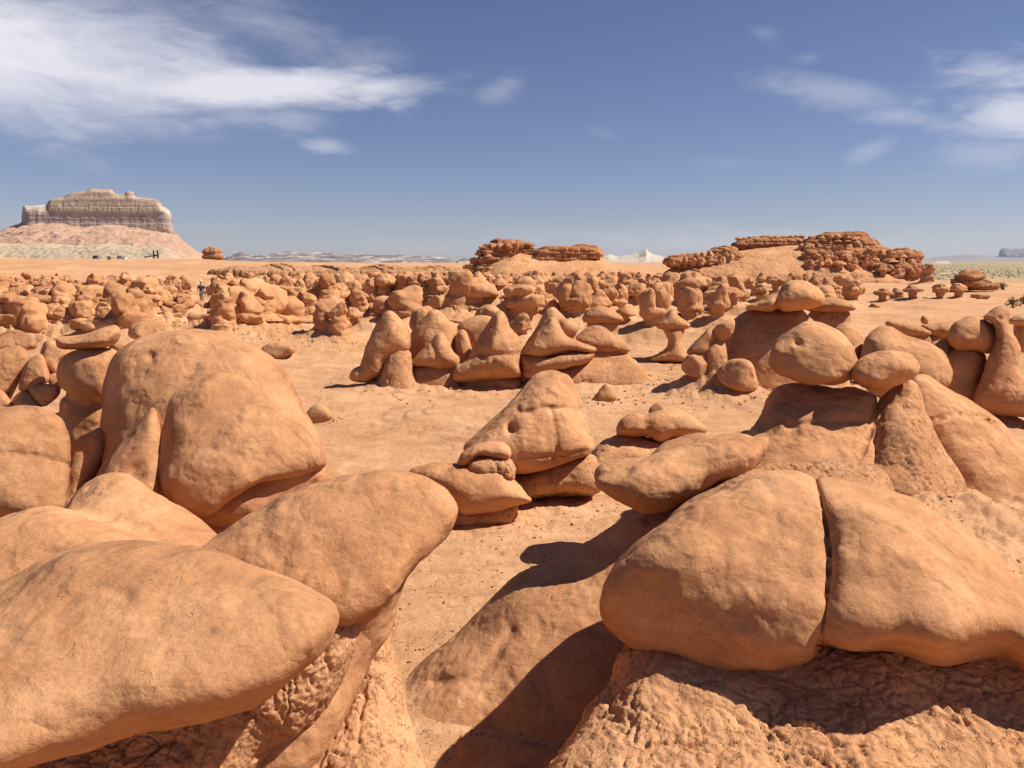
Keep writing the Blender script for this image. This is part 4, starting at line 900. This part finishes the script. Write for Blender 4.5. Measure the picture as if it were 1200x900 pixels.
# ================================================================== CROWD OF HOODOOS
def stemf(r0, r1, zt, fl=1.6):
    return Stem(0, 0, [(-.12, r0 * fl * 1.25), (0, r0 * fl), (.10, r0 * 1.2), (.25, r0), (zt * .75, r1), (zt, r1 * 1.1), (zt + .12, r1 * .5)])
def proto(kind, i):
    r = np.random.RandomState(hash(kind) % 1000 + i * 17 if False else sum(map(ord, kind)) * 7 + i * 17)
    j = lambda a: r.uniform(-a, a)
    fl = lambda f, z, k=.05: Cut(f, [((.0, .0, -1.0), -z)], k)
    if kind == 'mush':
        z0 = .56 + j(.05)
        capp = [Ell((j(.04), j(.04), z0 + .06), (.48 + j(.05), .42, .20 + j(.03)), j(3), j(.1)), Ell((j(.14), j(.1), z0 + .20), (.27 + j(.06), .25, .20 + j(.04)), j(3), 0, 2.6)]
        return U([fl(Uni(capp, .10), z0 - .03)], .1, lump=.045, lsc=3.2), U([stemf(.19 + j(.03), .20, z0, 2.0)], .1, lump=.04, lsc=4), .95
    if kind == 'hood':
        tx, ty = j(.14), j(.1); z0 = .36 + j(.05)
        capp = [Ell((0, 0, z0 + .10), (.45 + j(.04), .40, .22)), Ell((tx * .6, ty * .6, .62), (.28 + j(.04), .26, .24), 0, j(.2), 2.5), Ell((tx, ty, .84), (.15, .15, .16))]
        return U([fl(Uni(capp, .14), z0)], .1, lump=.045, lsc=3.2), U([stemf(.26 + j(.04), .27, z0 + .05, 1.6)], .1, lump=.04, lsc=4), .88
    if kind == 'twin':
        z0 = .34
        capp = [Ell((-.21, j(.1), .60 + j(.06)), (.25, .28, .36 + j(.04)), 0, j(.3), 2.5), Ell((.22, j(.1), .58 + j(.08)), (.24, .28, .33 + j(.05)), 0, j(.3), 2.5), Ell((0, 0, .43), (.48, .38, .16))]
        return U([fl(Uni(capp, .04), z0)], .1, lump=.04, lsc=3.0), U([stemf(.28, .30, .36, 1.6)], .1, lump=.04, lsc=4), 1.0
    if kind == 'stack':
        capp = [Ell((j(.1), j(.1), .46), (.42, .38, .15), j(3), j(.1), 2.8), Ell((j(.14), j(.1), .68), (.32, .30, .14), j(3), j(.2), 2.8), Ell((j(.16), j(.1), .87), (.22, .2, .12), j(3), j(.3), 2.5)]
        return U([fl(Uni(capp, .015), .34)], .1, lump=.05, lsc=3.0), U([stemf(.26, .26, .38, 1.8)], .1, lump=.04, lsc=4), .86
    if kind == 'tall':
        capp = [Ell((j(.06), j(.04), .80), (.25, .22, .19), j(3), j(.3), 2.6), Ell((j(.06), j(.05), .54), (.20, .20, .24), j(3), j(.2), 2.6), Ell((j(.05), 0, .26), (.27, .25, .24), j(3), 0, 2.6)]
        return U(capp, .03, lump=.05, lsc=3.5), U([stemf(.26, .2, .3, 1.9)], .1, lump=.04, lsc=4), .62
    if kind == 'lump':
        capp = [Ell((j(.05), j(.05), .50), (.44 + j(.05), .40, .44 + j(.05)), j(3), j(.4), 3.0), Ell((.32 + j(.1), j(.25), .30), (.28, .3, .28), j(3), j(.4), 3.0), Ell((-.3 + j(.1), j(.25), .18), (.25, .3, .2), j(3), j(.4), 3.0)]
        return U(capp, .02, lump=.07, lsc=2.2), None, 1.05
    if kind == 'low':
        z0 = .30
        capp = [Ell((j(.1), j(.1), .46), (.68, .5, .40 + j(.06)), 0, j(.14), 2.6), Ell((.38 + j(.2), j(.2), .44), (.34, .36, .32), j(3), j(.3), 2.8), Ell((-.4 + j(.2), j(.2), .52), (.28, .32, .34), j(3), j(.3), 2.8)]
        return U([fl(Uni(capp, .03), z0)], .1, lump=.07, lsc=2.0), U([stemf(.5, .45, .32, 1.25)], .1, lump=.04, lsc=4), 1.5
    if kind == 'block':
        capp = [Ell((-.24 + j(.08), j(.1), .60), (.26, .30, .27), j(3), j(.35), 3.6), Ell((.22 + j(.08), j(.1), .54), (.27, .3, .25 + j(.05)), j(3), j(.35), 3.6), Ell((j(.1), -.1 + j(.1), .22), (.46, .4, .2), j(.5), j(.2), 3.6), Ell((j(.2), j(.2), .84), (.22, .22, .13), j(3), j(.4), 3.4)]
        return U(capp, .012, lump=.06, lsc=2.6), None, 1.0
    if kind == 'ledge':
        capp = [Ell((-.75, j(.1), .66 + j(.06)), (.38, .4, .30), 0, j(.2), 3.4), Ell((-.08, j(.1), .66 + j(.05)), (.40, .42, .32), 0, j(.2), 3.4), Ell((.62, j(.1), .60 + j(.05)), (.42, .4, .30), 0, j(.2), 3.4)]
        return U(capp, .012, lump=.06, lsc=2.2), U([Ell((0, .1, .18), (1.0, .38, .40), 0, 0, 2.6)], .1, lump=.06, lsc=3), 2.2
PROTO = {}
def make_protos():
    for k, n in (('mush', 5), ('hood', 5), ('twin', 3), ('stack', 3), ('tall', 4), ('lump', 4), ('low', 4), ('block', 5), ('ledge', 3)):
        for i in range(n):
            cf, sf, wd = proto(k, i)
            r_ = np.random.RandomState(i * 7 + 3); cc = (cf.bb[0] + cf.bb[1]) / 2; hh = (cf.bb[1] - cf.bb[0]) / 2; cf.fk = .07
            for a_ in range(5):
                n_ = np.array([math.cos(a_ * 1.26 + r_.uniform(-.5, .5)), math.sin(a_ * 1.26 + r_.uniform(-.5, .5)), r_.uniform(-.2, .9)]); n_ /= np.linalg.norm(n_)
                cf.pl.append((n_, cc @ n_ + r_.uniform(.62, .9) * math.sqrt(((n_ * hh) ** 2).sum())))
            cm = net_mesh('cap' if sf else 'boulder', cf, M_capf, 1, 1, 1, d_cap, .6, px=.02, a=1.3)
            sm_ = net_mesh('stem', sf, M_pedf, 1, 1, 1, d_rough, .5, px=.024, a=1.0) if sf else None
            PROTO.setdefault(k, []).append((cm, sm_, wd))
make_protos()
BOULDERS = ('lump', 'block')
FORM = {'mush': 'mushroom-capped hoodoo', 'hood': 'peaked hoodoo', 'twin': 'two-headed hoodoo', 'stack': 'hoodoo of stacked lobes', 'tall': 'slim tower-like hoodoo',
        'lump': 'rounded boulder', 'low': 'low broad-capped rock', 'block': 'cracked blocky boulder', 'ledge': 'long capped ledge rock'}
def put(u, v, wpx, hpx, kind, label, group=None, D=None, base=None, rot=None, apron=True, kindof=None):
    if base is None: base, D = ground_hit(u, v)
    px = D / FPX
    cm, sm_, wd = random.choice(PROTO[kind])
    h = hpx * px; wx = wpx * px / wd
    name = 'boulder' if kind in BOULDERS else 'hoodoo'
    cat = 'boulder' if kind in BOULDERS else 'hoodoo'
    if kind in ('low', 'ledge'): name, cat = 'capped_rock', 'rock'
    if kindof: name, cat = kindof
    if sm_ is None: o = link(bpy.data.objects.new(name, cm))
    else:
        o = empty(name, base); child('cap', cm, o); child('stem', sm_, o)
    o.location = (base[0], base[1], base[2] - .04 * h)
    lim = .35 if kind == 'ledge' else math.pi
    o.rotation_euler = (random.uniform(-.06, .06), random.uniform(-.06, .06), random.uniform(-lim, lim) if rot is None else rot)
    o.scale = (wx, wx * random.uniform(.9, 1.1), h * 1.04)
    tag(o, label, cat, group)
    if apron: APRONS.append((base[0], base[1], 1.0 * wpx * px, .22 * h))
    return o
TAKEN = []
def free(u, v, wpx, k=.6):
    for (a, b, c) in TAKEN:
        if abs(u - a) < k * (wpx + c) / 2 and abs(v - b) < .16 * (wpx + c) / 2: return False
    return True
def crowd():
    manual = [  # u, v(base), width, height, kind, label
        (731, 386, 27, 30, 'mush', 'disc-capped hoodoo between the wide flat mushroom cap and the big two-headed hoodoo'),
        (768, 390, 40, 54, 'twin', 'big two-headed hoodoo on a shadowed stem, behind the pinched-stem mushroom'),
        (698, 372, 37, 34, 'hood', 'round-peaked hoodoo directly above the wide flat mushroom cap'),
        (672, 386, 40, 38, 'mush', 'broad mushroom hoodoo just right of the taller peaked hoodoo'),
        (815, 353, 36, 40, 'stack', 'hoodoo of stacked lobes standing tallest below the long knobbly mesa'),
        (808, 382, 38, 47, 'twin', 'two-headed hoodoo on the right of the bigger two-headed one'),
        (840, 381, 30, 48, 'hood', 'peaked hoodoo with a dark foot left of the beak-capped one'),
        (867, 360, 23, 28, 'hood', 'small peaked hoodoo peeking over the long beak of the domed hoodoo'),
        (610, 397, 28, 32, 'hood', 'peaked hoodoo in the gap between the layered cone and the tent-shaped hoodoo'),
        (328, 397, 66, 52, 'twin', 'big two-humped rock with an undercut base, above the small flat-topped rock'),
        (380, 396, 34, 46, 'tall', 'left one of two tower rocks over a dark hollow, right of the two-humped rock'),
        (399, 396, 30, 42, 'tall', 'right one of two tower rocks over a dark hollow'),
        (185, 390, 66, 28, 'low', 'broad knobbly rock with a dark underside just above the great dome'),
        (240, 389, 44, 24, 'low', 'low smooth rock right of the broad knobbly one above the great dome'),
        (103, 359, 76, 23, 'ledge', 'long capped ledge with a shadow line, above the tilted capstone'),
        (202, 354, 32, 14, 'ledge', 'short dark-edged ledge right of the long capped ledge'),
        (6, 379, 24, 30, 'block', 'dark hollowed block at the left edge of the boulder field'),
        (80, 377, 24, 24, 'block', 'shaded cracked block above the left pile of boulders'),
        (437, 372, 22, 33, 'tall', 'slim tower hoodoo just above the nose-footed hooded one'),
        (468, 368, 19, 31, 'tall', 'narrow tower hoodoo right of the first slim tower, above the middle row'),
        (485, 368, 27, 31, 'hood', 'peaked hoodoo behind the squat pointed-headed one'),
        (415, 388, 22, 28, 'mush', 'little mushroom rock on the open floor left of the nose-footed hoodoo'),
        (517, 372, 36, 30, 'low', 'wide pale rock above the round-shouldered boulder'),
        (548, 350, 24, 27, 'stack', 'stacked hoodoo below the left end of the central mesa'),
        (625, 334, 8, 12, 'mush', 'tiny mushroom hoodoo high on the foot of the central sand slope'),
        (1034, 356, 21, 18, 'mush', 'dark-shadowed mushroom rock, leftmost of the row on the sandy flat at right'),
        (1051, 352, 17, 14, 'block', 'small cracked block, second of the row on the sandy flat at right'),
        (1069, 353, 21, 19, 'mush', 'mushroom rock, third of the row on the sandy flat at right'),
        (1101, 353, 23, 21, 'mush', 'left one of twin round-capped hoodoos on the sandy flat at right'),
        (1123, 352, 23, 22, 'mush', 'right one of twin round-capped hoodoos on the sandy flat at right'),
        (1148, 351, 22, 8, 'low', 'low dark mound of rock right of the twin round-capped hoodoos'),
        (1086, 334, 19, 25, 'tall', 'dark free-standing pillar at the right foot of the long knobbly mesa'),
        (1028, 331, 10, 16, 'mush', 'thin-stemmed hoodoo alone at the foot of the dark block pile'),
        (1105, 345, 8, 4, 'lump', 'little stone on the sand beside the twin round-capped hoodoos'),
        (238, 367, 36, 15, 'low', 'low boulder just in front of the tiny standing person'),
        (1027, 361, 16, 6, 'block', 'scrap of broken rock on the sandy flat at right'),
    ]
    TAKEN.extend([(236, 368, 30), (236, 362, 26), (236, 375, 26)])
    for (u, v, a, b, k, lab) in manual:
        TAKEN.append((u, v, a)); put(u, v, a, b, k, lab)
    # right mesa rim knobs and the block row on its left shoulder
    for i in range(11):
        u = 864 + i * 7.6 + random.uniform(-1, 1); D = 156.0
        put(u, 288, 9, 7, 'mush', 'row of tiny knobs along the flat rim of the long knobbly mesa', 'knobs along the mesa rim', D, at(u, 284.5 - i * .25, D), apron=False)
    def rows(lab, grp, D, kinds, spec):
        for (u0, u1, v, w_, h_) in spec:
            u = u0
            while u < u1:
                a = w_ * random.uniform(.7, 1.3); vv = v + random.uniform(-1.5, 1.5)
                dh = mesa_hit(u, vv - h_ * .4, D) - random.uniform(.1, .5)
                put(u, vv, a, h_ * random.uniform(.75, 1.25), random.choice(kinds), lab, grp, dh, at(u, vv, dh), apron=False, kindof=('rock_block', 'rock block'))
                u += a * .95
    rows('small rounded block in the dark pile at the right end of the long knobbly mesa', 'blocks piled on the mesa end', 144.5, ('block', 'stack', 'lump', 'mush', 'block'),
         [(938, 1020, 297, 12, 11), (944, 1068, 306, 13, 12), (948, 1076, 316, 14, 13), (1034, 1082, 325, 14, 13)])
    rows('flat cap stone along the top of the dark pile on the long knobbly mesa', 'cap stones on the mesa top', 150.0, ('mush', 'low', 'stack'), [(950, 1012, 283, 11, 8)])
    rows('squarish block in the row along the left shoulder of the long knobbly mesa', 'blocks on the mesa shoulder', 146.5, ('block', 'lump', 'block'), [(792, 862, 311, 10, 10), (800, 864, 303, 9, 8)])
    rows('thin ledge block on the dark left end of the central mesa', 'ledge blocks on the central mesa', 126.5, ('low', 'ledge', 'block'), [(549, 578, 317, 12, 7), (556, 580, 309, 11, 7), (562, 582, 301, 10, 7), (566, 606, 292, 10, 7)])
    zones = [  # polygon box u0,u1,v0,v1, count, width at v range (far, near), kinds, place words
        (556, 860, 336, 378, 124, (15, 48), ('mush', 'hood', 'mush', 'twin', 'stack', 'lump', 'mush'), 'in the dense crowd below the central mesa'),
        (395, 560, 336, 376, 74, (14, 48), ('tall', 'hood', 'lump', 'stack', 'block', 'mush', 'twin'), 'in the crowd behind the hooded middle row'),
        (225, 400, 337, 394, 94, (14, 62), ('block', 'lump', 'low', 'tall', 'twin', 'ledge', 'hood', 'lump', 'block'), 'in the jumble below the broken cliff'),
        (-25, 232, 335, 398, 150, (14, 58), ('block', 'low', 'ledge', 'lump', 'block', 'low', 'ledge', 'stack'), 'in the boulder field under the plateau slope at left'),
        (870, 1012, 328, 362, 34, (9, 26), ('lump', 'stack', 'block', 'tall', 'hood', 'mush'), 'among rubble below the dark block pile'),
    ]
    for (u0, u1, v0, v1, cnt, (wf, wn), kinds, words) in zones:
        n = 0; tries = 0
        while n < cnt and tries < cnt * 120:
            tries += 1
            t = random.random() ** 1.15; v = v0 + (v1 - v0) * t; u = random.uniform(u0, u1)
            wpx = (wf + (wn - wf) * t) * random.uniform(.65, 1.35)
            k = random.choice(kinds)
            if k in ('low',): wpx *= 1.25
            if k == 'ledge': wpx *= 1.5
            if k == 'tall': wpx *= .75
            if 225 < u < 420 and v > 372 and u > 300: continue
            if 690 < u < 860 and v > 368: continue
            if not free(u, v, wpx, .50): continue
            if v > 358 and abs(u - 236) < wpx / 2 + 7 and v - 1.6 * wpx < 354: continue
            if 328 < v <= 358 and abs(u - 236) < wpx / 2 + 9: continue
            asp = {'mush': 1.0, 'hood': 1.12, 'twin': 1.1, 'stack': 1.15, 'tall': 1.35, 'lump': .85, 'low': .48, 'block': .85, 'ledge': .34}[k] * random.uniform(.85, 1.15)
            hpx = min(wpx * asp, max(7, v - 319)); TAKEN.append((u, v, wpx)); n += 1
            size = 'small' if t < .5 else 'medium'
            put(u, v, wpx, hpx, k, f'{size} {FORM[k]} {words}', f'{size} {FORM[k]}s {words}')
crowd()

# ================================================================== SMALL THINGS
def box(cx, cy, cz, sx, sy, sz, rz=0.0):
    v = np.array([[a, b, c] for a in (-.5, .5) for b in (-.5, .5) for c in (-.5, .5)]) * (sx, sy, sz)
    c_, s_ = math.cos(rz), math.sin(rz); v = v @ np.array([[c_, s_, 0], [-s_, c_, 0], [0, 0, 1]]) + (cx, cy, cz)
    q = np.array([[0, 1, 3, 2], [4, 6, 7, 5], [0, 4, 5, 1], [2, 3, 7, 6], [0, 2, 6, 4], [1, 5, 7, 3]])
    return v, q
def join(bs):
    V, Q, n = [], [], 0
    for v, q in bs: V.append(v); Q.append(q + n); n += len(v)
    return np.concatenate(V), np.concatenate(Q)
def bevelled(me, w):
    import bmesh
    bm = bmesh.new(); bm.from_mesh(me); bmesh.ops.bevel(bm, geom=bm.edges[:], offset=w, segments=2, affect='EDGES', profile=.6); bm.to_mesh(me); bm.free(); return me
def cylx(cx, cy, cz, r, w, n=20):
    a = np.linspace(0, 2 * math.pi, n, endpoint=False); V = []
    for x in (-w / 2, w / 2):
        for k in a: V.append((cx + x, cy + r * math.cos(k), cz + r * math.sin(k)))
    V.append((cx - w / 2, cy, cz)); V.append((cx + w / 2, cy, cz))
    Q = [[i, (i + 1) % n, n + (i + 1) % n, n + i] for i in range(n)]
    Q += [[2 * n, (i + 1) % n, i, i] for i in range(0)]
    for i in range(0, n, 2):
        Q.append([2 * n, (i + 2) % n, (i + 1) % n, i]); Q.append([2 * n + 1, n + i, n + (i + 1) % n, n + (i + 2) % n])
    return np.array(V), np.array(Q)
def vehicle(u, D, colour, label, rz):
    b, _ = at(u, 303, D), 0; z = T1(b[0], b[1]); root = empty('parked_car', (b[0], b[1], z)); root.rotation_euler = (0, 0, rz); tag(root, label, 'car')
    mb = plain_mat('car_paint', colour, .3, .05); mg = plain_mat('car_glass', (.02, .022, .025), .1, .1); mt = plain_mat('tyre_rubber', (.02, .02, .02), .8); mr = plain_mat('rim_metal', (.4, .4, .4), .4); ml = plain_mat('lamp_lens', (.6, .58, .5), .2)
    # body: side profile swept across the width, sides tucked in towards the roof
    prof = [(-2.25, .35), (-2.3, .75), (-2.15, .98), (-1.2, 1.05), (-.55, 1.62), (.2, 1.72), (1.6, 1.70), (2.1, 1.15), (2.2, .8), (2.15, .35)]
    V = []; n = len(prof)
    for s_ in (-1, 1):
        for (y, zz) in prof: V.append((s_ * (.92 if zz < 1.1 else .74), y, zz))
    Q = [[i, (i + 1) % n, n + (i + 1) % n, n + i] for i in range(n)]
    for o_ in (0, n):
        f = [[o_ + 0, o_ + 1, o_ + 2, o_ + 9], [o_ + 2, o_ + 3, o_ + 8, o_ + 9], [o_ + 3, o_ + 4, o_ + 7, o_ + 8], [o_ + 4, o_ + 5, o_ + 6, o_ + 7]]
        Q += [x[::-1] for x in f] if o_ == 0 else f
    body = child('body', bevelled(to_mesh('body', np.array(V), np.array(Q), mb, False), .05), root)
    for s_ in (-1, 1):
        v = np.array([(s_ * .90, -1.0, 1.10), (s_ * .765, -.5, 1.58), (s_ * .765, 1.55, 1.62), (s_ * .90, 1.95, 1.12)]); v2 = v + (s_ * .012, 0, 0)
        child('window', to_mesh('window', np.concatenate([v, v2]), np.array([[0, 1, 2, 3], [7, 6, 5, 4], [0, 4, 5, 1], [1, 5, 6, 2], [2, 6, 7, 3], [3, 7, 4, 0]]), mg, False), root)
    for (y0, z0, y1, z1) in ((-1.16, 1.10, -.62, 1.57), (2.05, 1.22, 1.66, 1.64)):
        d = -.02 if y0 < 0 else .02
        v = np.array([(-.78, y0 + d, z0), (.78, y0 + d, z0), (.68, y1 + d, z1), (-.68, y1 + d, z1)]); v2 = v + (0, d, .01)
        child('windscreen', to_mesh('windscreen', np.concatenate([v, v2]), np.array([[0, 1, 2, 3], [7, 6, 5, 4], [0, 4, 5, 1], [1, 5, 6, 2], [2, 6, 7, 3], [3, 7, 4, 0]]), mg, False), root)
    for s_ in (-1, 1):
        for y in (-1.4, 1.4):
            wh = child('wheel', to_mesh('wheel', *cylx(s_ * .84, y, .36, .36, .24), mt, False), root); child('rim', to_mesh('rim', *cylx(s_ * .96, y, .36, .21, .03), mr, False), wh)
        v, q = box(s_ * .66, -2.29, .80, .34, .06, .16); child('headlight', to_mesh('headlight', v, q, ml, False), root)
def sign_posts():
    D = 178.0; b = at(183, 304, D); z = T1(b[0], b[1]); root = empty('trail_sign', (b[0], b[1], z)); tag(root, 'dark wooden trailhead posts with a long rail, in front of the butte', 'trail sign')
    m = plain_mat('weathered_timber', (.07, .045, .03), .9)
    for x in (-.5, .45):
        v, q = box(x, 0, .85, .26, .26, 2.3); child('post', bevelled(to_mesh('post', v, q, m, False), .02), root)
    v, q = box(-.02, -.16, .95, 1.15, .08, .36); child('board', bevelled(to_mesh('board', v, q, m, False), .015), root)
    v, q = box(-1.55, .02, .72, 2.0, .12, .20); child('rail', bevelled(to_mesh('rail', v, q, m, False), .015), root)
    v, q = box(-2.45, .02, .2, .14, .14, 1.1); child('post', bevelled(to_mesh('post', v, q, m, False), .015), root)
def person():
    base = at(236, 340, 63.0); base[2] = T1(base[0], base[1])
    root = empty('person', base); tag(root, 'tiny person in a dark top and pale trousers among the boulders, upper left', 'person')
    def skin(name, vs, es, rs, mat):
        me = bpy.data.meshes.new(name); me.from_pydata(vs, es, []); o = bpy.data.objects.new(name, me); link(o)
        sk = o.modifiers.new('s', 'SKIN'); sb = o.modifiers.new('u', 'SUBSURF'); sb.levels = sb.render_levels = 2
        for i, r in enumerate(rs): me.skin_vertices[0].data[i].radius = (r, r)
        me.skin_vertices[0].data[0].use_root = True
        dg = bpy.context.evaluated_depsgraph_get(); m2 = bpy.data.meshes.new_from_object(o.evaluated_get(dg)); bpy.data.objects.remove(o)
        m2.materials.clear(); m2.materials.append(mat); m2.name = name; m2.shade_smooth()
        return child(name, m2, root)
    sk = plain_mat('skin', (.42, .24, .16), .6); top = plain_mat('dark_shirt', (.05, .06, .08), .9); tr = plain_mat('pale_trousers', (.30, .26, .21), .9); ht = plain_mat('sun_hat', (.55, .48, .36), .9)
    vs = [(0, 0, .95), (0, 0, 1.15), (0, 0, 1.38), (0, 0, 1.5), (0, -.02, 1.62), (0, -.02, 1.72), (.19, 0, 1.38), (.27, -.03, 1.12), (.27, -.16, .92), (-.19, 0, 1.38), (-.27, -.03, 1.12), (-.26, -.16, .92),
          (.10, 0, .88), (.11, -.03, .48), (.11, 0, .07), (.11, -.14, .04), (-.10, 0, .88), (-.11, .05, .48), (-.11, .10, .07), (-.11, -.04, .04)]
    es = [(0, 1), (1, 2), (2, 3), (3, 4), (4, 5), (2, 6), (6, 7), (7, 8), (2, 9), (9, 10), (10, 11), (0, 12), (12, 13), (13, 14), (14, 15), (0, 16), (16, 17), (17, 18), (18, 19)]
    skin('body', vs, es, [.14, .13, .13, .055, .09, .08, .065, .045, .035, .065, .045, .035, .09, .06, .045, .04, .09, .06, .045, .04], sk)
    skin('shirt', [vs[0], vs[1], vs[2], vs[6], (.265, -.02, 1.18), vs[9], (-.265, -.02, 1.18)], [(0, 1), (1, 2), (2, 3), (3, 4), (2, 5), (5, 6)], [.165, .155, .155, .08, .065, .08, .065], top)
    skin('trousers', [(0, 0, .93), vs[12], vs[13], (.11, 0, .12), vs[16], vs[17], (-.11, .1, .12)], [(0, 1), (1, 2), (2, 3), (0, 4), (4, 5), (5, 6)], [.155, .105, .075, .06, .105, .075, .06], tr)
    f = Uni([Ell((0, -.02, 1.745), (.19, .20, .022)), Ell((0, -.02, 1.79), (.10, .11, .085))], .02)
    child('hat', net_mesh('hat', f, ht, 1, 1, 1, None, 1, px=.012), root)
def twig_bush(u, v, hpx, lab, green=.0, D=None):
    base, D = ground_hit(u, v); h = hpx * D / FPX
    r = np.random.RandomState(int(u)); V, Q = [], []
    def stick(a, b, r0, r1):
        n0 = len(V); d = np.array(b) - np.array(a); p_ = np.cross(d, (.3, .5, .8)); p_ /= np.linalg.norm(p_); q_ = np.cross(d, p_); q_ /= np.linalg.norm(q_)
        for c_, rr in ((a, r0), (b, r1)):
            for k in range(4): V.append(np.array(c_) + rr * (math.cos(k * math.pi / 2) * p_ + math.sin(k * math.pi / 2) * q_))
        for k in range(4): Q.append([n0 + k, n0 + (k + 1) % 4, n0 + 4 + (k + 1) % 4, n0 + 4 + k])
    tips = []
    for i in range(16):
        a = r.uniform(0, 6.28); l = h * r.uniform(.45, .8); e = r.uniform(.5, 1.4)
        m_ = np.array([math.cos(a) * math.cos(e), math.sin(a) * math.cos(e), math.sin(e)]) * l
        stick((0, 0, -.02), m_, .03 * h, .016 * h)
        for k in range(4):
            t_ = m_ + r.normal(size=3) * .16 * h + (0, 0, .12 * h); stick(m_, t_, .016 * h, .006 * h); tips.append(t_)
    stem_v, stem_q = np.array(V), np.array(Q); V, Q = [], []
    for t_ in tips:
        for k in range(5):
            c_ = t_ + r.normal(size=3) * .09 * h; s_ = .045 * h; d1, d2 = r.normal(size=3) * s_, r.normal(size=3) * s_; n0 = len(V)
            V += [c_ - d1, c_ + d2, c_ + d1, c_ - d2]; Q.append([n0, n0 + 1, n0 + 2, n0 + 3])
    root = empty('shrub', base); tag(root, lab, 'shrub')
    child('twigs', to_mesh('twigs', stem_v, stem_q, plain_mat('dry_twig', (.12, .08, .05), .9), False), root)
    child('leaves', to_mesh('leaves', np.array(V), np.array(Q), plain_mat('dry_leaf', (.13 + .10 * green, .09 + .10 * green, .055 + .03 * green), .9, .3), False), root)
def sage():
    """low sagebrush on the far plain: too many to count, one object"""
    r = np.random.RandomState(3); V, Q, n = [], [], 0
    th = np.linspace(0, 2 * math.pi, 7, endpoint=False)
    for i in range(2600):
        y = 170 * (800 / 170) ** r.uniform(0, 1) ; a = r.uniform(.42, .95)
        if y < 185 + 40 * math.sin(a * 31) * r.uniform(0, 1): continue
        x = a * y; s_ = r.uniform(.12, .36); z = 0.0
        ring = []
        for zz, rr in ((-.1, .85), (.35, 1.0), (.75, .6)):
            for t_ in th: V.append((x + s_ * rr * math.cos(t_) * r.uniform(.75, 1.2), y + s_ * rr * math.sin(t_), z + s_ * zz * r.uniform(.8, 1.2)))
        for b_ in (0, 7):
            for k in range(7): Q.append([n + b_ + k, n + b_ + (k + 1) % 7, n + b_ + 7 + (k + 1) % 7, n + b_ + 7 + k])
        Q.append([n + 14, n + 15, n + 16, n + 17]); Q.append([n + 14, n + 17, n + 18, n + 20]); n += 21
    V = np.array(V)
    for i in range(0, len(V), 2100): V[i:i + 2100, 2] += terrain(V[i:i + 2100, 0].copy(), V[i:i + 2100, 1].copy(), False)
    o = link(bpy.data.objects.new('sagebrush', to_mesh('sagebrush', V, np.array(Q), plain_mat('sage_leaf', (.33, .275, .165), .9, .2, .05)))); o['kind'] = 'stuff'
def crumbs():
    """loose chips of mudstone lying about the rock feet: uncountable, one object"""
    r = np.random.RandomState(9); C_ = np.array([(-1, -1, -1), (1, -1, -1), (1, 1, -1), (-1, 1, -1), (-.7, -.7, 1), (.7, -.7, 1), (.7, .7, 1), (-.7, .7, 1)], float)
    F = np.array([[0, 3, 2, 1], [4, 5, 6, 7], [0, 1, 5, 4], [1, 2, 6, 5], [2, 3, 7, 6], [3, 0, 4, 7]])
    xs, ys, ss = [], [], []
    near_ = [a for a in APRONS if 4 < a[1] < 40]
    for (ax, ay, R, h) in near_:
        for k in range(70):
            t_ = r.uniform(0, 6.28); d = R * (.7 + .8 * abs(r.normal())); xs.append(ax + d * math.cos(t_)); ys.append(ay + d * math.sin(t_)); ss.append(.008 + .02 * r.uniform() ** 3 * (1 + ay / 20))
    for k in range(11000):
        y = 5.5 * (45 / 5.5) ** r.uniform(); xs.append(y * r.uniform(-.55, .6)); ys.append(y); ss.append(.005 + .016 * r.uniform() ** 4)
    xs, ys, ss = map(np.array, (xs, ys, ss)); zs = terrain(xs.copy(), ys.copy())
    n = len(xs); V = C_[None] * (ss[:, None, None] * r.uniform(.5, 1.2, (n, 8, 3))); V[:, :, 2] *= .7
    a = r.uniform(0, 6.28, n); c_, s_ = np.cos(a)[:, None], np.sin(a)[:, None]
    x = V[:, :, 0] * c_ - V[:, :, 1] * s_ + xs[:, None]; y = V[:, :, 0] * s_ + V[:, :, 1] * c_ + ys[:, None]; z = V[:, :, 2] + zs[:, None] + ss[:, None] * .3
    Q = (F[None] + 8 * np.arange(n)[:, None, None]).reshape(-1, 4)
    o = link(bpy.data.objects.new('rock_crumbs', to_mesh('rock_crumbs', np.stack([x, y, z], -1).reshape(-1, 3), Q, M_ped, False))); o['kind'] = 'stuff'
vehicle(112, 300, (.015, .016, .02), 'dark parked car on the plateau rim below the butte', .35)
vehicle(143, 345, (.62, .61, .58), 'white parked car on the plateau rim, right of the dark one', 1.3)
sign_posts(); person()
twig_bush(1187, 361, 11, 'dark dry shrub on the sand just above the duck-necked hoodoo')
twig_bush(1175, 340, 9, 'pale scruffy shrub beside the dark red ledge outcrop', 1)
twig_bush(1199, 356, 9, 'dark shrub cut by the right edge above the duck-necked hoodoo')
twig_bush(128, 305, 4, 'small brown bush on the plateau rim between the two parked cars')
sage(); crumbs()

def haze():
    m = bpy.data.materials.new('haze'); m.use_nodes = True; t = m.node_tree; t.nodes.clear()
    o_ = N(t, 'ShaderNodeOutputMaterial'); v = N(t, 'ShaderNodeVolumePrincipled'); v.inputs['Color'].default_value = (.66, .80, 1.0, 1)
    v.inputs['Density'].default_value = HAZE; v.inputs['Anisotropy'].default_value = 0.2; t.links.new(v.outputs[0], o_.inputs['Volume'])
    V, Q = box(0, 4500, 100, 34000, 14000, 220); o = link(bpy.data.objects.new('haze', to_mesh('haze', V, Q, m, False))); o['kind'] = 'stuff'
HAZE = 4e-5
haze()
build_ground()
